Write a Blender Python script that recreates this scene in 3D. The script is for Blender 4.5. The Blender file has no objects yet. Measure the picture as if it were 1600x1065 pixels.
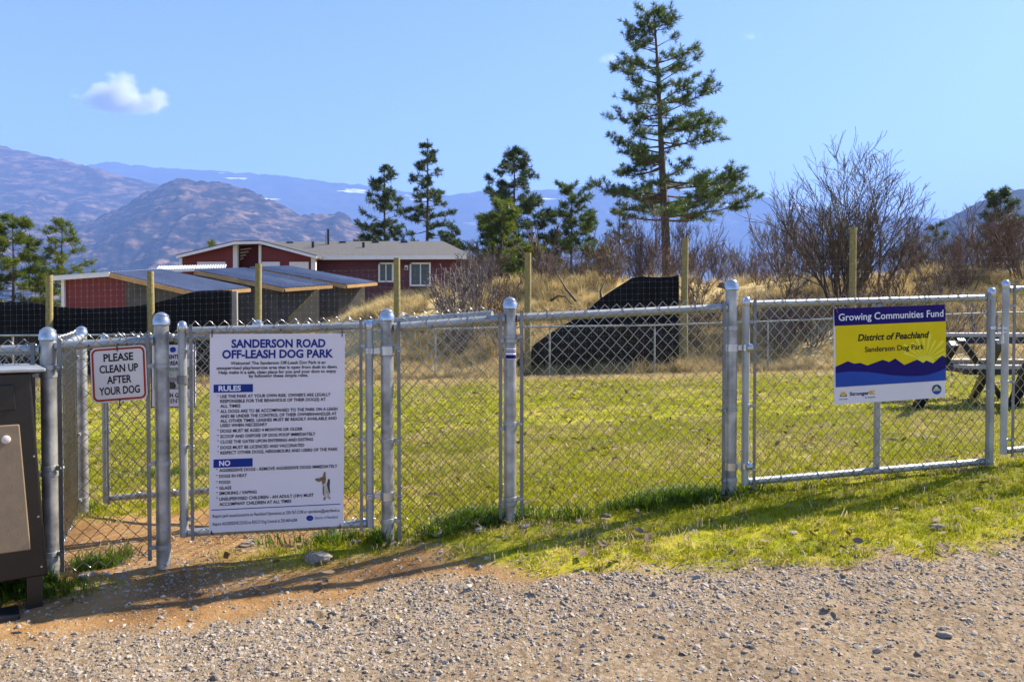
import bpy, bmesh, math, random
import numpy as np
from mathutils import Vector, Matrix
R = math.radians
random.seed(7); np.random.seed(7)
scene = bpy.context.scene
C = scene.collection

# ------------------------------------------------------------------ camera
E = 1.30; F = 1250.0; HV = 503.0; W, H = 1600.0, 1065.0
PITCH = math.atan((H/2-HV)/F)
cam = bpy.data.objects.new('camera', bpy.data.cameras.new('camera')); C.objects.link(cam)
cam.location = (0, 0, E); cam.rotation_euler = (R(90)-PITCH, 0, 0)
cam.data.sensor_width = 36; cam.data.lens = F/W*36
cam.data.clip_start = 0.05; cam.data.clip_end = 90000
scene.camera = cam
# ------------------------------------------------------------------ light
SUN = Vector((0.93, 0.53, 0.0)).normalized(); SUN_EL = R(40)
SUNDIR = Vector((SUN.x*math.cos(SUN_EL), SUN.y*math.cos(SUN_EL), math.sin(SUN_EL)))
world = bpy.data.worlds.new('World'); scene.world = world; world.use_nodes = True
wn = world.node_tree; bg = wn.nodes['Background']
sky = wn.nodes.new('ShaderNodeTexSky'); sky.sky_type = 'NISHITA'; sky.sun_disc = False
sky.sun_elevation = SUN_EL; sky.sun_rotation = math.atan2(SUN.x, SUN.y)
sky.altitude = 500; sky.air_density = 1.0; sky.dust_density = 0.6; sky.ozone_density = 5.0
wn.links.new(sky.outputs[0], bg.inputs[0]); bg.inputs[1].default_value = 0.068
sl = bpy.data.lights.new('sun', 'SUN'); sl.energy = 5.0; sl.angle = R(0.5); sl.color = (1.0, 0.91, 0.76)
so = bpy.data.objects.new('sun', sl); C.objects.link(so)
so.rotation_euler = SUNDIR.to_track_quat('Z', 'Y').to_euler(); so.location = (10, 10, 20)
vs = scene.view_settings; vs.view_transform = 'Standard'; vs.look = 'None'; vs.exposure = 1.7; vs.gamma = 1
vs.use_curve_mapping = False
cy = scene.cycles
cy.max_bounces = 6; cy.diffuse_bounces = 3; cy.glossy_bounces = 3; cy.transmission_bounces = 3
cy.volume_bounces = 1; cy.transparent_max_bounces = 8; cy.use_denoising = True

# ------------------------------------------------------------------ helpers
sp, cp = math.sin(PITCH), math.cos(PITCH)
def ray(u, v):
    cx = (u-W/2)/F; c = (H/2-v)/F; k = cp+c*sp
    return cx/k, (-sp+c*cp)/k
def P(u, v, d):                      # point seen at pixel (u, v), d metres ahead
    a, b = ray(u, v); return Vector((a*d, d, E+b*d))
def PL(u, v, a0, b0):                # pixel ray meets the upright plane y = a0 + b0 x
    a, b = ray(u, v); d = a0/(1-b0*a); return Vector((a*d, d, E+b*d))
FA, FB = 3.86, 0.215                 # the front fence line
IA, IB = 3.90, -0.302                # the inner fence line of the entry pen
def fp(u, v): return PL(u, v, FA, FB)
def ip(u, v): return PL(u, v, IA, IB)

def _h(ix, iy, s):
    n = np.sin(ix*127.1+iy*311.7+s*74.7)*43758.5453
    return n-np.floor(n)
def vn(x, y, s=0):
    x = np.asarray(x, float); y = np.asarray(y, float)
    ix, iy = np.floor(x), np.floor(y); fx, fy = x-ix, y-iy
    fx = fx*fx*(3-2*fx); fy = fy*fy*(3-2*fy)
    a = _h(ix, iy, s)*(1-fx)+_h(ix+1, iy, s)*fx
    b = _h(ix, iy+1, s)*(1-fx)+_h(ix+1, iy+1, s)*fx
    return a*(1-fy)+b*fy
def fbm(x, y, s=0, o=4, g=.5):
    t = 0; a = 1; n = 0
    for k in range(o):
        t = t+a*vn(x*2**k, y*2**k, s+k*3.1); n += a; a *= g
    return t/n
def sst(a, b, x):
    t = np.clip((x-a)/(b-a), 0, 1); return t*t*(3-2*t)

# height of the ground
FX = [-12, -4, -1.98, -1.54, -0.58, -0.01, 1.13, 2.65, 6, 14]
FZ = [.10, .19, .201, .213, .263, .346, .405, .495, .62, .85]
MX = [-30, -12, -3, 0, 2, 4.9, 9, 20]
MZ = [-.1, .02, .12, .24, .33, .44, .55, .7]
LX = [-40, -14, -7, 3.1, 9.5, 25]
LZ = [-.1, -.12, -.05, .16, .30, .6]
CX = [-60, -9, -7.2, -6, -4.8, -3.6, -2, 0, 2, 4, 10, 16, 30, 80]
CZ = [-.1, -.1, .2, .7, 1.35, 1.85, 2.2, 2.4, 2.6, 2.45, 2.5, 2.7, 3.0, 3.0]
def hgt(x, y):
    x = np.asarray(x, float); y = np.asarray(y, float)
    yf = FA+FB*np.clip(x, -6, 8)
    z0 = .03*np.clip(x, -8, 8); z1 = np.interp(x, FX, FZ); z2 = np.interp(x, MX, MZ)
    z3 = np.interp(x, LX, LZ); z4 = np.interp(x*25/np.maximum(y, 18), CX, CZ)
    t = np.clip(y/yf, -3, 1); z = z0+(z1-z0)*np.where(t > 0, t**1.25, t*.3)
    z = np.where(y > yf, z1+(z2-z1)*np.clip((y-yf)/np.maximum(8-yf, .5), 0, 1), z)
    z = np.where(y > 8, z2+(z3-z2)*np.clip((y-8)/9.4, 0, 1), z)
    m = sst(18.2, 25, y); z = z+(np.maximum(z4, z3)-z3)*m*(y > 17)
    hb = 1.6*sst(30, 35, y)*(1-sst(-2, 3, x))*(1-sst(47, 60, y))*sst(-40, -22, x)
    z = np.maximum(z, hb-.1*(hb <= 0)-50*(hb <= 0))
    z = z-4*sst(34, 75, y)-36*sst(70, 260, y)-160*sst(200, 1500, y)
    r = np.hypot(x, y); side = np.clip(np.abs(x)-60, 0, None)
    z = z-np.clip(side*.05, 0, 40)*(y < 4000)
    near = 1-sst(9, 30, r)
    z = z+near*(.030*(fbm(x*1.3, y*1.3, 5, 3)-.5)+.022*(fbm(x*6, y*6, 9, 3)-.5))
    z = z+sst(18.5, 21, y)*(1-sst(60, 200, y))*(.85*(fbm(x*.6, y*.6, 15, 4)-.5))
    return z
def hz(x, y): return float(hgt(np.array([x]), np.array([y]))[0])
def G(u, v):                         # pixel ray meets the ground
    a, b = ray(u, v); d = np.linspace(1.0, 60, 6000)
    f = E+b*d-hgt(a*d, d); i = int(np.argmax(f < 0)); d = float(d[i])
    return Vector((a*d, d, hz(a*d, d)))

# ground cover zones, as borders on the ground
def border(pix): 
    q = sorted([(g.x, g.y) for g in (G(*p) for p in pix)]); return [a for a, b in q], [b for a, b in q]
GBX, GBY = border([(0, 985), (200, 980), (330, 965), (480, 935), (640, 912), (800, 897), (1000, 885), (1150, 872), (1300, 858), (1450, 843), (1599, 828)])
RBX, RBY = border([(600, 856), (640, 868), (700, 880), (800, 893), (900, 905), (1000, 905), (1150, 890), (1300, 872), (1450, 858), (1599, 842)])
def zones(x, y):
    x = np.asarray(x, float); y = np.asarray(y, float)
    n = fbm(x*2.2, y*2.2, 31, 4)-.5; n2 = fbm(x*7, y*7, 33, 3)-.5
    gb = np.interp(x, GBX, GBY); rb = np.interp(x, RBX, RBY)
    gravel = 1-sst(-.14, .10, y-gb+.06+n*.3+n2*.25)
    strip = sst(-.06, .14, y-rb+n*.35+n2*.3)*sst(-.75, -.25, x+n*.5)
    yf = FA+FB*x
    pen = sst(-.2, .35, y-yf-1.15+n*.8+n2*.4)+sst(-.95, -.45, x+n*.5+.15*(y-yf))*(y > yf-.05)
    gate = np.exp(-(((x+.85)/.34)**2+((y-yf+.02)/.13)**2))*1.1
    bin_ = np.exp(-(((x+2.05)/.28)**2+((y-yf+.14)/.08)**2))*1.0
    gr = np.clip(np.where(y > yf, np.maximum(pen, strip), strip)+gate+bin_, 0, 1)
    dry = sst(14.0, 17.0, y+n*3.5)
    far = sst(17.5, 19, y)
    gr = gr*(1-far)
    return gr, np.clip(gravel*(1-.0*gr), 0, 1)*(y < yf+.3), np.clip(dry, 0, 1)

# ---- mesh builder
class MB:
    def __init__(s): s.v = []; s.f = []
    def quadbox(s, c, ax, ay, az):
        """box: centre c, half-axis vectors"""
        c = Vector(c); ax = Vector(ax); ay = Vector(ay); az = Vector(az); n = len(s.v)
        for i in (-1, 1):
            for j in (-1, 1):
                for k in (-1, 1): s.v.append(c+ax*i+ay*j+az*k)
        for q in ((0,1,3,2),(4,6,7,5),(0,4,5,1),(2,3,7,6),(0,2,6,4),(1,5,7,3)): s.f.append(tuple(n+i for i in q))
        return s
    def box(s, c, sx, sy, sz, rz=0):
        m = Matrix.Rotation(rz, 3, 'Z')
        return s.quadbox(c, m@Vector((sx/2,0,0)), m@Vector((0,sy/2,0)), (0,0,sz/2))
    def tube(s, pts, r, n=8, cap=True):
        pts = [Vector(p) for p in pts]; m = len(pts)
        rr = r if hasattr(r, '__len__') else [r]*m
        b0 = len(s.v); up = None
        for i, p in enumerate(pts):
            t = (pts[min(i+1, m-1)]-pts[max(i-1, 0)]).normalized()
            if up is None: up = Vector((0,0,1)) if abs(t.z) < .9 else Vector((0,-1,0))
            a = t.cross(up); a = a.normalized() if a.length > 1e-4 else Vector((1,0,0)); b = a.cross(t)
            for k in range(n):
                th = 2*math.pi*k/n; s.v.append(p+(a*math.cos(th)+b*math.sin(th))*rr[i])
        for i in range(m-1):
            for k in range(n):
                q = b0+i*n; s.f.append((q+k, q+(k+1)%n, q+n+(k+1)%n, q+n+k))
        if cap:
            s.f.append(tuple(b0+k for k in range(n))[::-1]); s.f.append(tuple(b0+(m-1)*n+k for k in range(n)))
        return s
    def lathe(s, base, prof, n=20, axis=(0,0,1)):
        z = Vector(axis).normalized(); x = z.orthogonal().normalized(); y = z.cross(x); b0 = len(s.v); base = Vector(base)
        for r, h in prof:
            for k in range(n):
                th = 2*math.pi*k/n; s.v.append(base+z*h+(x*math.cos(th)+y*math.sin(th))*r)
        for i in range(len(prof)-1):
            for k in range(n):
                q = b0+i*n; s.f.append((q+k, q+(k+1)%n, q+n+(k+1)%n, q+n+k))
        s.f.append(tuple(b0+k for k in range(n))[::-1]); s.f.append(tuple(b0+(len(prof)-1)*n+k for k in range(n)))
        return s
    def prism(s, poly, off):
        n = len(poly); b = len(s.v); off = Vector(off)
        s.v += [Vector(p) for p in poly]+[Vector(p)+off for p in poly]
        s.f.append(tuple(range(b+n-1, b-1, -1))); s.f.append(tuple(range(b+n, b+2*n)))
        for i in range(n): j = (i+1)%n; s.f.append((b+i, b+j, b+n+j, b+n+i))
        return s
    def raw(s, vs_, fs_):
        b = len(s.v); s.v += list(vs_); s.f += [tuple(b+i for i in f) for f in fs_]; return s
    def build(s, name, mat, parent=None, smooth=False, kind=None, bevel=0):
        org = parent_loc(parent)
        me = bpy.data.meshes.new(name); me.from_pydata([tuple(Vector(v)-org) for v in s.v], [], s.f); me.update()
        return finish(name, me, mat, parent, smooth, kind, bevel)
def parent_loc(p):
    o = Vector((0,0,0))
    while p is not None: o = o+p.location; p = p.parent
    return o
def finish(name, me, mat, parent=None, smooth=False, kind=None, bevel=0):
    if mat is not None: me.materials.append(MAT[mat] if isinstance(mat, str) else mat)
    if smooth:
        me.polygons.foreach_set('use_smooth', [True]*len(me.polygons))
        try: me.set_sharp_from_angle(angle=R(40))
        except Exception: pass
    o = bpy.data.objects.new(name, me); C.objects.link(o); o.parent = parent
    if kind: o['kind'] = kind
    if bevel:
        m = o.modifiers.new('bevel', 'BEVEL'); m.width = bevel; m.segments = 2; m.limit_method = 'ANGLE'
    return o
def tag(o, label=None, cat=None, group=None, kind=None):
    if label: o['label'] = label
    if cat: o['category'] = cat
    if group: o['group'] = group
    if kind: o['kind'] = kind
    return o
def thing(name, loc, label, cat, group=None):
    o = bpy.data.objects.new(name, None); C.objects.link(o); o.location = loc; o.empty_display_size = .2
    return tag(o, label, cat, group)
def npmesh(name, V, Fq, mat, parent=None, smooth=False, kind=None):
    me = bpy.data.meshes.new(name); V = np.asarray(V, np.float64); Fq = np.asarray(Fq, np.int32); k = Fq.shape[1]
    org = parent_loc(parent); V = V-np.array(org)
    me.vertices.add(len(V)); me.vertices.foreach_set('co', V.astype(np.float32).ravel())
    me.loops.add(Fq.size); me.loops.foreach_set('vertex_index', Fq.ravel())
    me.polygons.add(len(Fq)); me.polygons.foreach_set('loop_start', np.arange(0, Fq.size, k, dtype=np.int32))
    me.update(calc_edges=True); me.validate()
    if smooth: me.polygons.foreach_set('use_smooth', np.ones(len(Fq), bool))
    return finish(name, me, mat, parent, False, kind)

# ------------------------------------------------------------------ materials
MAT = {}
def mk(name, col, rough=.6, metal=0.0, var=.15, scale=8.0, col2=None, bump=0.0, bscale=None, spec=.5, trans=0.0, rand=0.0, detail=6, obj=True):
    m = bpy.data.materials.new(name); m.use_nodes = True; t = m.node_tree; N = t.nodes; L = t.links
    b = N['Principled BSDF']; b.inputs['Roughness'].default_value = rough; b.inputs['Metallic'].default_value = metal
    b.inputs['Specular IOR Level'].default_value = spec
    tc = N.new('ShaderNodeTexCoord'); out_c = tc.outputs['Object' if obj else 'Generated']
    nz = N.new('ShaderNodeTexNoise'); nz.inputs['Scale'].default_value = scale; nz.inputs['Detail'].default_value = detail
    L.new(out_c, nz.inputs['Vector'])
    rp = N.new('ShaderNodeValToRGB'); rp.color_ramp.elements[0].position = .32; rp.color_ramp.elements[1].position = .68
    c2 = col2 or tuple(min(1, c*(1+var)) for c in col); c1 = col if col2 else tuple(c*(1-var) for c in col)
    rp.color_ramp.elements[0].color = (*c1, 1); rp.color_ramp.elements[1].color = (*c2, 1)
    L.new(nz.outputs[0], rp.inputs[0]); colout = rp.outputs[0]
    if rand:
        oi = N.new('ShaderNodeObjectInfo'); hs = N.new('ShaderNodeHueSaturation'); mr = N.new('ShaderNodeMapRange')
        mr.inputs[3].default_value = 1-rand; mr.inputs[4].default_value = 1+rand
        L.new(oi.outputs['Random'], mr.inputs[0]); L.new(mr.outputs[0], hs.inputs['Value']); L.new(colout, hs.inputs['Color']); colout = hs.outputs[0]
    L.new(colout, b.inputs['Base Color'])
    if bump:
        bp = N.new('ShaderNodeBump'); bp.inputs['Strength'].default_value = bump; bp.inputs['Distance'].default_value = .01
        n2 = N.new('ShaderNodeTexNoise'); n2.inputs['Scale'].default_value = bscale or scale*3; n2.inputs['Detail'].default_value = 5
        L.new(out_c, n2.inputs['Vector']); L.new(n2.outputs[0], bp.inputs['Height']); L.new(bp.outputs[0], b.inputs['Normal'])
    if trans:
        tr = N.new('ShaderNodeBsdfTranslucent'); mx = N.new('ShaderNodeMixShader'); mx.inputs[0].default_value = trans
        L.new(colout, tr.inputs[0]); L.new(b.outputs[0], mx.inputs[1]); L.new(tr.outputs[0], mx.inputs[2])
        L.new(mx.outputs[0], N['Material Output'].inputs['Surface'])
    MAT[name] = m; return m
mk('galvanized', (.20,.20,.195), .45, .7, col2=(.50,.50,.49), scale=13, bump=.15, bscale=60)
mk('galv_cap', (.48,.50,.53), .25, .85, var=.12, scale=12)
mk('galv_pipe', (.28,.29,.28), .48, .6, col2=(.44,.45,.44), scale=7, bump=.12, bscale=60)
mk('galv_wire', (.30,.30,.30), .25, 1.0, var=.15, scale=5)
mk('galv_dark', (.20,.20,.20), .5, .6, var=.25, scale=9)
mk('sign_white', (.74,.68,.69), .45, var=.03, scale=4)
mk('sign_cream', (.66,.60,.55), .45, var=.04, scale=6)
mk('ink_blue', (.015,.035,.22), .5, spec=.12, var=.05); mk('ink_black', (.012,.012,.016), .5, spec=.12, var=.05)
mk('ink_white', (.78,.78,.82), .5, spec=.12, var=.03); mk('ink_red', (.33,.035,.015), .45, spec=.12, var=.12, scale=20)
mk('ink_navy', (.012,.006,.12), .45, spec=.12, var=.06); mk('ink_yellow', (.72,.55,.004), .45, spec=.12, var=.05, scale=5)
mk('ink_sun', (.80,.70,.05), .45, spec=.12, var=.04); mk('ink_lake', (.025,.075,.36), .45, spec=.12, var=.12, scale=3)
mk('ink_teal', (.03,.09,.13), .5, spec=.12, var=.3, scale=60); mk('ink_gold', (.70,.42,.02), .5, spec=.12, var=.05)
mk('print_brown', (.30,.17,.06), .6, col2=(.12,.06,.03), scale=70); mk('print_fur', (.62,.58,.52), .6, col2=(.32,.28,.22), scale=60)
mk('print_green', (.10,.20,.13), .6, col2=(.28,.34,.22), scale=40); mk('print_dark', (.02,.018,.018), .6, col2=(.07,.05,.04), scale=60)
mk('bin_frame', (.012,.009,.007), .35, var=.2, scale=30, bump=.05)
mk('bin_panel', (.24,.175,.105), .55, var=.08, scale=25, bump=.08, bscale=200)
mk('plastic_black', (.01,.01,.012), .45, var=.2)
mk('plank_grey', (.34,.29,.27), .7, col2=(.46,.41,.38), scale=10, bump=.3); mk('paint_blueblack', (.012,.015,.04), .4, var=.2)
mk('post_wood', (.19,.15,.055), .8, col2=(.30,.24,.09), scale=14, bump=.4)
mk('shade_cloth', (.006,.006,.008), .85, var=.3, scale=3, spec=.2)
mk('siding_red', (.15,.014,.013), .6, var=.12, scale=2); mk('siding_maroon', (.12,.030,.034), .6, var=.12, scale=2)
mk('trim_white', (.72,.70,.68), .5, var=.04); mk('roof_shingle', (.075,.072,.07), .9, col2=(.115,.11,.105), scale=9, bump=.3)
mk('metal_roof', (.12,.15,.23), .55, .2, var=.12, scale=2); mk('fascia_wood', (.50,.29,.10), .7, var=.15, scale=3)
mk('metal_roof_white', (.62,.62,.62), .4, .2, var=.06)
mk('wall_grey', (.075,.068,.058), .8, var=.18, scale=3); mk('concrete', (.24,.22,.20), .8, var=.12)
mk('pipe_black', (.012,.012,.013), .5); mk('vent_dark', (.03,.03,.035), .5)
mk('glass_dark', (.03,.035,.04), .06, var=.2, scale=1.5); mk('curtain', (.35,.40,.38), .8)
mk('bark', (.055,.038,.028), .9, col2=(.12,.085,.06), scale=9, bump=.6)
mk('needles', (.035,.075,.018), .5, col2=(.10,.145,.025), scale=1.2, trans=.4)
mk('needles_bright', (.065,.115,.012), .5, col2=(.16,.19,.02), scale=1.3, trans=.45)
mk('needles_dark', (.025,.055,.020), .5, col2=(.07,.105,.028), scale=1.1, trans=.35)
mk('twig', (.045,.032,.020), .8, col2=(.115,.08,.048), scale=2.5); mk('twig_red', (.095,.056,.038), .8, col2=(.20,.13,.085), scale=2)
mk('twig_grey', (.10,.08,.075), .8, col2=(.22,.17,.15), scale=2)
mk('grass_green', (.19,.225,.003), .6, col2=(.40,.37,.005), scale=.9, trans=.45, rand=.35)
mk('grass_lush', (.06,.125,.006), .6, col2=(.15,.21,.010), scale=2, trans=.45, rand=.25)
mk('grass_straw', (.42,.31,.12), .7, col2=(.62,.50,.25), scale=2, trans=.3, rand=.45)
mk('stone', (.16,.125,.095), .85, col2=(.42,.355,.285), scale=18, rand=.5, bump=.3, bscale=80)
mk('rock', (.24,.20,.16), .9, col2=(.42,.36,.30), scale=7, bump=.6, bscale=30)
mk('rock_dark', (.05,.042,.036), .9, col2=(.13,.10,.08), scale=3, bump=.5)
mk('litter', (.085,.05,.025), .8, col2=(.34,.23,.13), scale=30, rand=.5)

# ground: three soils mixed by the zones
def ground_mat():
    m = bpy.data.materials.new('ground'); m.use_nodes = True; t = m.node_tree; N = t.nodes; L = t.links; b = N['Principled BSDF']
    b.inputs['Roughness'].default_value = .95; b.inputs['Specular IOR Level'].default_value = .15
    geo = N.new('ShaderNodeNewGeometry')
    def noise(sc, d=6, ro=.6):
        n = N.new('ShaderNodeTexNoise'); n.inputs['Scale'].default_value = sc; n.inputs['Detail'].default_value = d; n.inputs['Roughness'].default_value = ro
        L.new(geo.outputs['Position'], n.inputs['Vector']); return n.outputs[0]
    def ramp(f, stops):
        r = N.new('ShaderNodeValToRGB'); e = r.color_ramp.elements
        while len(e) < len(stops): e.new(.5)
        for i, (p, c) in enumerate(stops): e[i].position = p; e[i].color = (*c, 1)
        L.new(f, r.inputs[0]); return r.outputs[0]
    def mix(f, a, c):
        x = N.new('ShaderNodeMix'); x.data_type = 'RGBA'; L.new(f, x.inputs[0]); L.new(a, x.inputs[6]); L.new(c, x.inputs[7]); return x.outputs[2]
    def attr(n):
        a = N.new('ShaderNodeAttribute'); a.attribute_name = n; return a.outputs['Fac']
    dirt = ramp(noise(3.2, 9, .7), [(.3, (.15,.075,.028)), (.5, (.31,.17,.065)), (.72, (.42,.27,.13))])
    vor = N.new('ShaderNodeTexVoronoi'); vor.inputs['Scale'].default_value = 75; L.new(geo.outputs['Position'], vor.inputs['Vector'])
    grv = ramp(vor.outputs['Color'], [(.15, (.10,.07,.045)), (.5, (.27,.195,.12)), (.85, (.42,.33,.235))])
    sand = ramp(noise(2.2, 8, .7), [(.35, (.19,.13,.072)), (.7, (.34,.245,.145))])
    grv = mix(noise(1.6, 5), grv, sand)
    lawn = ramp(noise(2.6, 9, .72), [(.30, (.07,.07,.008)), (.42, (.21,.23,.006)), (.56, (.36,.32,.018)), (.68, (.34,.22,.07)), (.80, (.18,.10,.04))])
    dry = ramp(noise(1.5, 9, .7), [(.30, (.13,.085,.04)), (.45, (.38,.28,.12)), (.60, (.52,.40,.18)), (.75, (.60,.48,.25))])
    far = ramp(noise(.02, 6), [(.3, (.07,.08,.03)), (.7, (.22,.17,.09))])
    c = mix(attr('gravel'), dirt, grv); c = mix(attr('grass'), c, lawn); c = mix(attr('dry'), c, dry); c = mix(attr('far'), c, far)
    L.new(c, b.inputs['Base Color'])
    bp = N.new('ShaderNodeBump'); bp.inputs['Strength'].default_value = .7; bp.inputs['Distance'].default_value = .02
    L.new(noise(38, 8, .7), bp.inputs['Height']); L.new(bp.outputs[0], b.inputs['Normal'])
    MAT['ground'] = m
ground_mat()
def hill_mat(name, stops, sc, snow=None, zs=1.0):
    m = bpy.data.materials.new(name); m.use_nodes = True; t = m.node_tree; N = t.nodes; L = t.links; b = N['Principled BSDF']
    b.inputs['Roughness'].default_value = 1; b.inputs['Specular IOR Level'].default_value = 0
    geo = N.new('ShaderNodeNewGeometry'); mp = N.new('ShaderNodeMapping'); mp.inputs['Scale'].default_value = (.7, .7, 2.4*zs)
    L.new(geo.outputs['Position'], mp.inputs[0])
    n = N.new('ShaderNodeTexNoise'); n.inputs['Scale'].default_value = sc; n.inputs['Detail'].default_value = 12; n.inputs['Roughness'].default_value = .68
    L.new(mp.outputs[0], n.inputs['Vector'])
    r = N.new('ShaderNodeValToRGB'); e = r.color_ramp.elements
    while len(e) < len(stops): e.new(.5)
    for i, (p, c) in enumerate(stops): e[i].position = p; e[i].color = (*c, 1)
    L.new(n.outputs[0], r.inputs[0]); col = r.outputs[0]
    if snow:                                 # snow lies in clearings near the top
        sx = N.new('ShaderNodeSeparateXYZ'); L.new(geo.outputs['Position'], sx.inputs[0])
        mr = N.new('ShaderNodeMapRange'); mr.inputs[1].default_value = snow[0]; mr.inputs[2].default_value = snow[1]; L.new(sx.outputs[2], mr.inputs[0])
        mp2 = N.new('ShaderNodeMapping'); mp2.inputs['Scale'].default_value = (.0016, .0016, .011); L.new(geo.outputs['Position'], mp2.inputs[0])
        n2 = N.new('ShaderNodeTexNoise'); n2.inputs['Scale'].default_value = 1.0; n2.inputs['Detail'].default_value = 4; L.new(mp2.outputs[0], n2.inputs['Vector'])
        gt = N.new('ShaderNodeMapRange'); gt.inputs[1].default_value = .64; gt.inputs[2].default_value = .665; L.new(n2.outputs[0], gt.inputs[0])
        mu = N.new('ShaderNodeMath'); mu.operation = 'MULTIPLY'; L.new(mr.outputs[0], mu.inputs[0]); L.new(gt.outputs[0], mu.inputs[1])
        x = N.new('ShaderNodeMix'); x.data_type = 'RGBA'; L.new(mu.outputs[0], x.inputs[0]); L.new(col, x.inputs[6]); x.inputs[7].default_value = (.85,.86,.9,1); col = x.outputs[2]
    L.new(col, b.inputs['Base Color']); MAT[name] = m
hill_mat('hill_brown', [(.40, (.008,.010,.010)), (.49, (.022,.020,.018)), (.54, (.085,.058,.038)), (.62, (.17,.115,.078)), (.74, (.27,.20,.145))], .011)
hill_mat('hill_forest', [(.3, (.012,.02,.012)), (.55, (.03,.042,.026)), (.75, (.09,.08,.05))], .003, snow=(1150, 1500))
hill_mat('hill_dark', [(.3, (.015,.02,.02)), (.55, (.05,.05,.04)), (.75, (.16,.12,.09))], .012)

# ------------------------------------------------------------------ ground sheet
def axis(lo, hi, step, far_lo, far_hi, g=1.09):
    a = list(np.arange(lo, hi, step)); s = step; x = a[-1]
    while x < far_hi: s *= g; x += s; a.append(x)
    s = step; x = lo; b = []
    while x > far_lo: s *= g; x -= s; b.append(x)
    return np.array(b[::-1]+a)
gx = axis(-4, 5.5, .05, -26000, 26000, 1.075); gy = axis(1.2, 7, .05, -60, 30000, 1.06)
X, Y = np.meshgrid(gx, gy); Z = hgt(X, Y); nx, ny = len(gx), len(gy)
idx = np.arange(nx*ny).reshape(ny, nx)
Fq = np.stack([idx[:-1,:-1], idx[:-1,1:], idx[1:,1:], idx[1:,:-1]], -1).reshape(-1, 4)
ground = npmesh('ground', np.stack([X.ravel(), Y.ravel(), Z.ravel()], -1), Fq, 'ground', smooth=True, kind='structure')
zg, zv, zd = zones(X.ravel(), Y.ravel())
for nm, arr in (('grass', zg), ('gravel', zv), ('dry', zd), ('far', sst(60, 200, Y.ravel()))):
    ground.data.attributes.new(nm, 'FLOAT', 'POINT').data.foreach_set('value', np.asarray(arr, np.float32))

# ------------------------------------------------------------------ hills and the haze
def hill(name, ridge, D, depth, mat, amp, foot=-200, seed=0, us=None, lab=None, nu=420, nd=160, fa=.30, sc=1/900):
    """a range: its skyline follows the ridge line, its front slope comes depth metres towards us and its back falls away"""
    ru = [a for a, b in ridge]; rv = [b for a, b in ridge]
    u = np.linspace(ru[0], ru[-1], nu); v = np.interp(u, ru, rv)
    zr = E+(HV-v)*D/F                       # height of the skyline above the eye level, at distance D
    t = np.linspace(-1, .8, nd)
    dd = D+np.where(t < 0, t*depth, t*depth*.8)
    UU, TT = np.meshgrid(u, t); _, DD = np.meshgrid(u, dd); ZR = np.tile(zr, (nd, 1))
    XX = (UU-W/2)/F*D*(1+(DD/D-1)*.8)
    s = 1-np.abs(TT); s = np.clip(s, 0, 1); prof = s**1.15
    ridged = 1-np.abs(2*fbm(XX*sc, DD*sc, seed, 6, .55)-1)
    fine = fbm(XX*sc*7, DD*sc*7, seed+40, 4, .6)-.5
    ZZ = foot+(ZR-foot)*prof+amp*(ridged-.8)*np.clip((1-prof)*3, 0.0, 1)*np.clip(prof*4, 0, 1)+amp*fa*fine*np.clip(prof*6,0,1)
    ix = np.arange(nd*nu).reshape(nd, nu)
    fq = np.stack([ix[:-1,:-1], ix[:-1,1:], ix[1:,1:], ix[1:,:-1]], -1).reshape(-1, 4)
    o = npmesh(name, np.stack([XX.ravel(), DD.ravel(), ZZ.ravel()], -1), fq, mat, smooth=True, kind='structure')
    tag(o, lab, None); return o
hill('mountain_range', [(-500,300),(-100,285),(100,262),(180,254),(240,262),(300,265),(350,267),(420,273),(560,289),(620,297),(690,306),(740,299),(860,297),(920,291),(965,289),(1000,292),(1100,301),(1160,302),(1220,313),(1300,331),(1400,340),(1600,345),(2100,330)], 11000, 3200, 'hill_forest', 240, -180, 3, lab='distant forested mountain range with snow patches')
hill('hill', [(-700,150),(-300,165),(-100,196),(0,226),(30,236),(130,257),(200,275),(260,291),(330,300),(400,318),(470,345),(560,372),(640,400),(760,470)], 6500, 3000, 'hill_brown', 330, -180, 8, lab='brown hillside descending from the left', sc=1/600, fa=.14)
hill('hill', [(-500,350),(-100,345),(60,352),(130,350),(180,330),(225,303),(262,288),(290,281),(318,283),(370,291),(410,305),(440,322),(470,335),(500,332),(530,331),(556,345),(590,372),(640,410),(700,470)], 4600, 2300, 'hill_brown', 200, -160, 21, lab='rounded brown hill behind the red house', sc=1/420)
hill('hill', [(1300,470),(1370,408),(1400,386),(1440,362),(1480,336),(1530,312),(1570,299),(1610,292),(1700,276),(1900,250),(2200,250)], 3200, 1300, 'hill_dark', 130, -160, 33, lab='dark blue wooded hill at the right', sc=1/400)
hm = bpy.data.materials.new('haze'); hm.use_nodes = True; nt = hm.node_tree; nt.nodes.remove(nt.nodes['Principled BSDF'])
pv = nt.nodes.new('ShaderNodeVolumePrincipled'); pv.inputs['Color'].default_value = (.28, .46, 1.0, 1); pv.inputs['Density'].default_value = 1.0e-4; pv.inputs['Anisotropy'].default_value = 0.0
nt.links.new(pv.outputs[0], nt.nodes['Material Output'].inputs['Volume']); MAT['haze'] = hm
hzb = MB().box((0, 14000, 1000), 70000, 33000, 2900).build('haze', 'haze'); hzb['kind'] = 'stuff'; hzb['label'] = 'blue valley haze'
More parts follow.
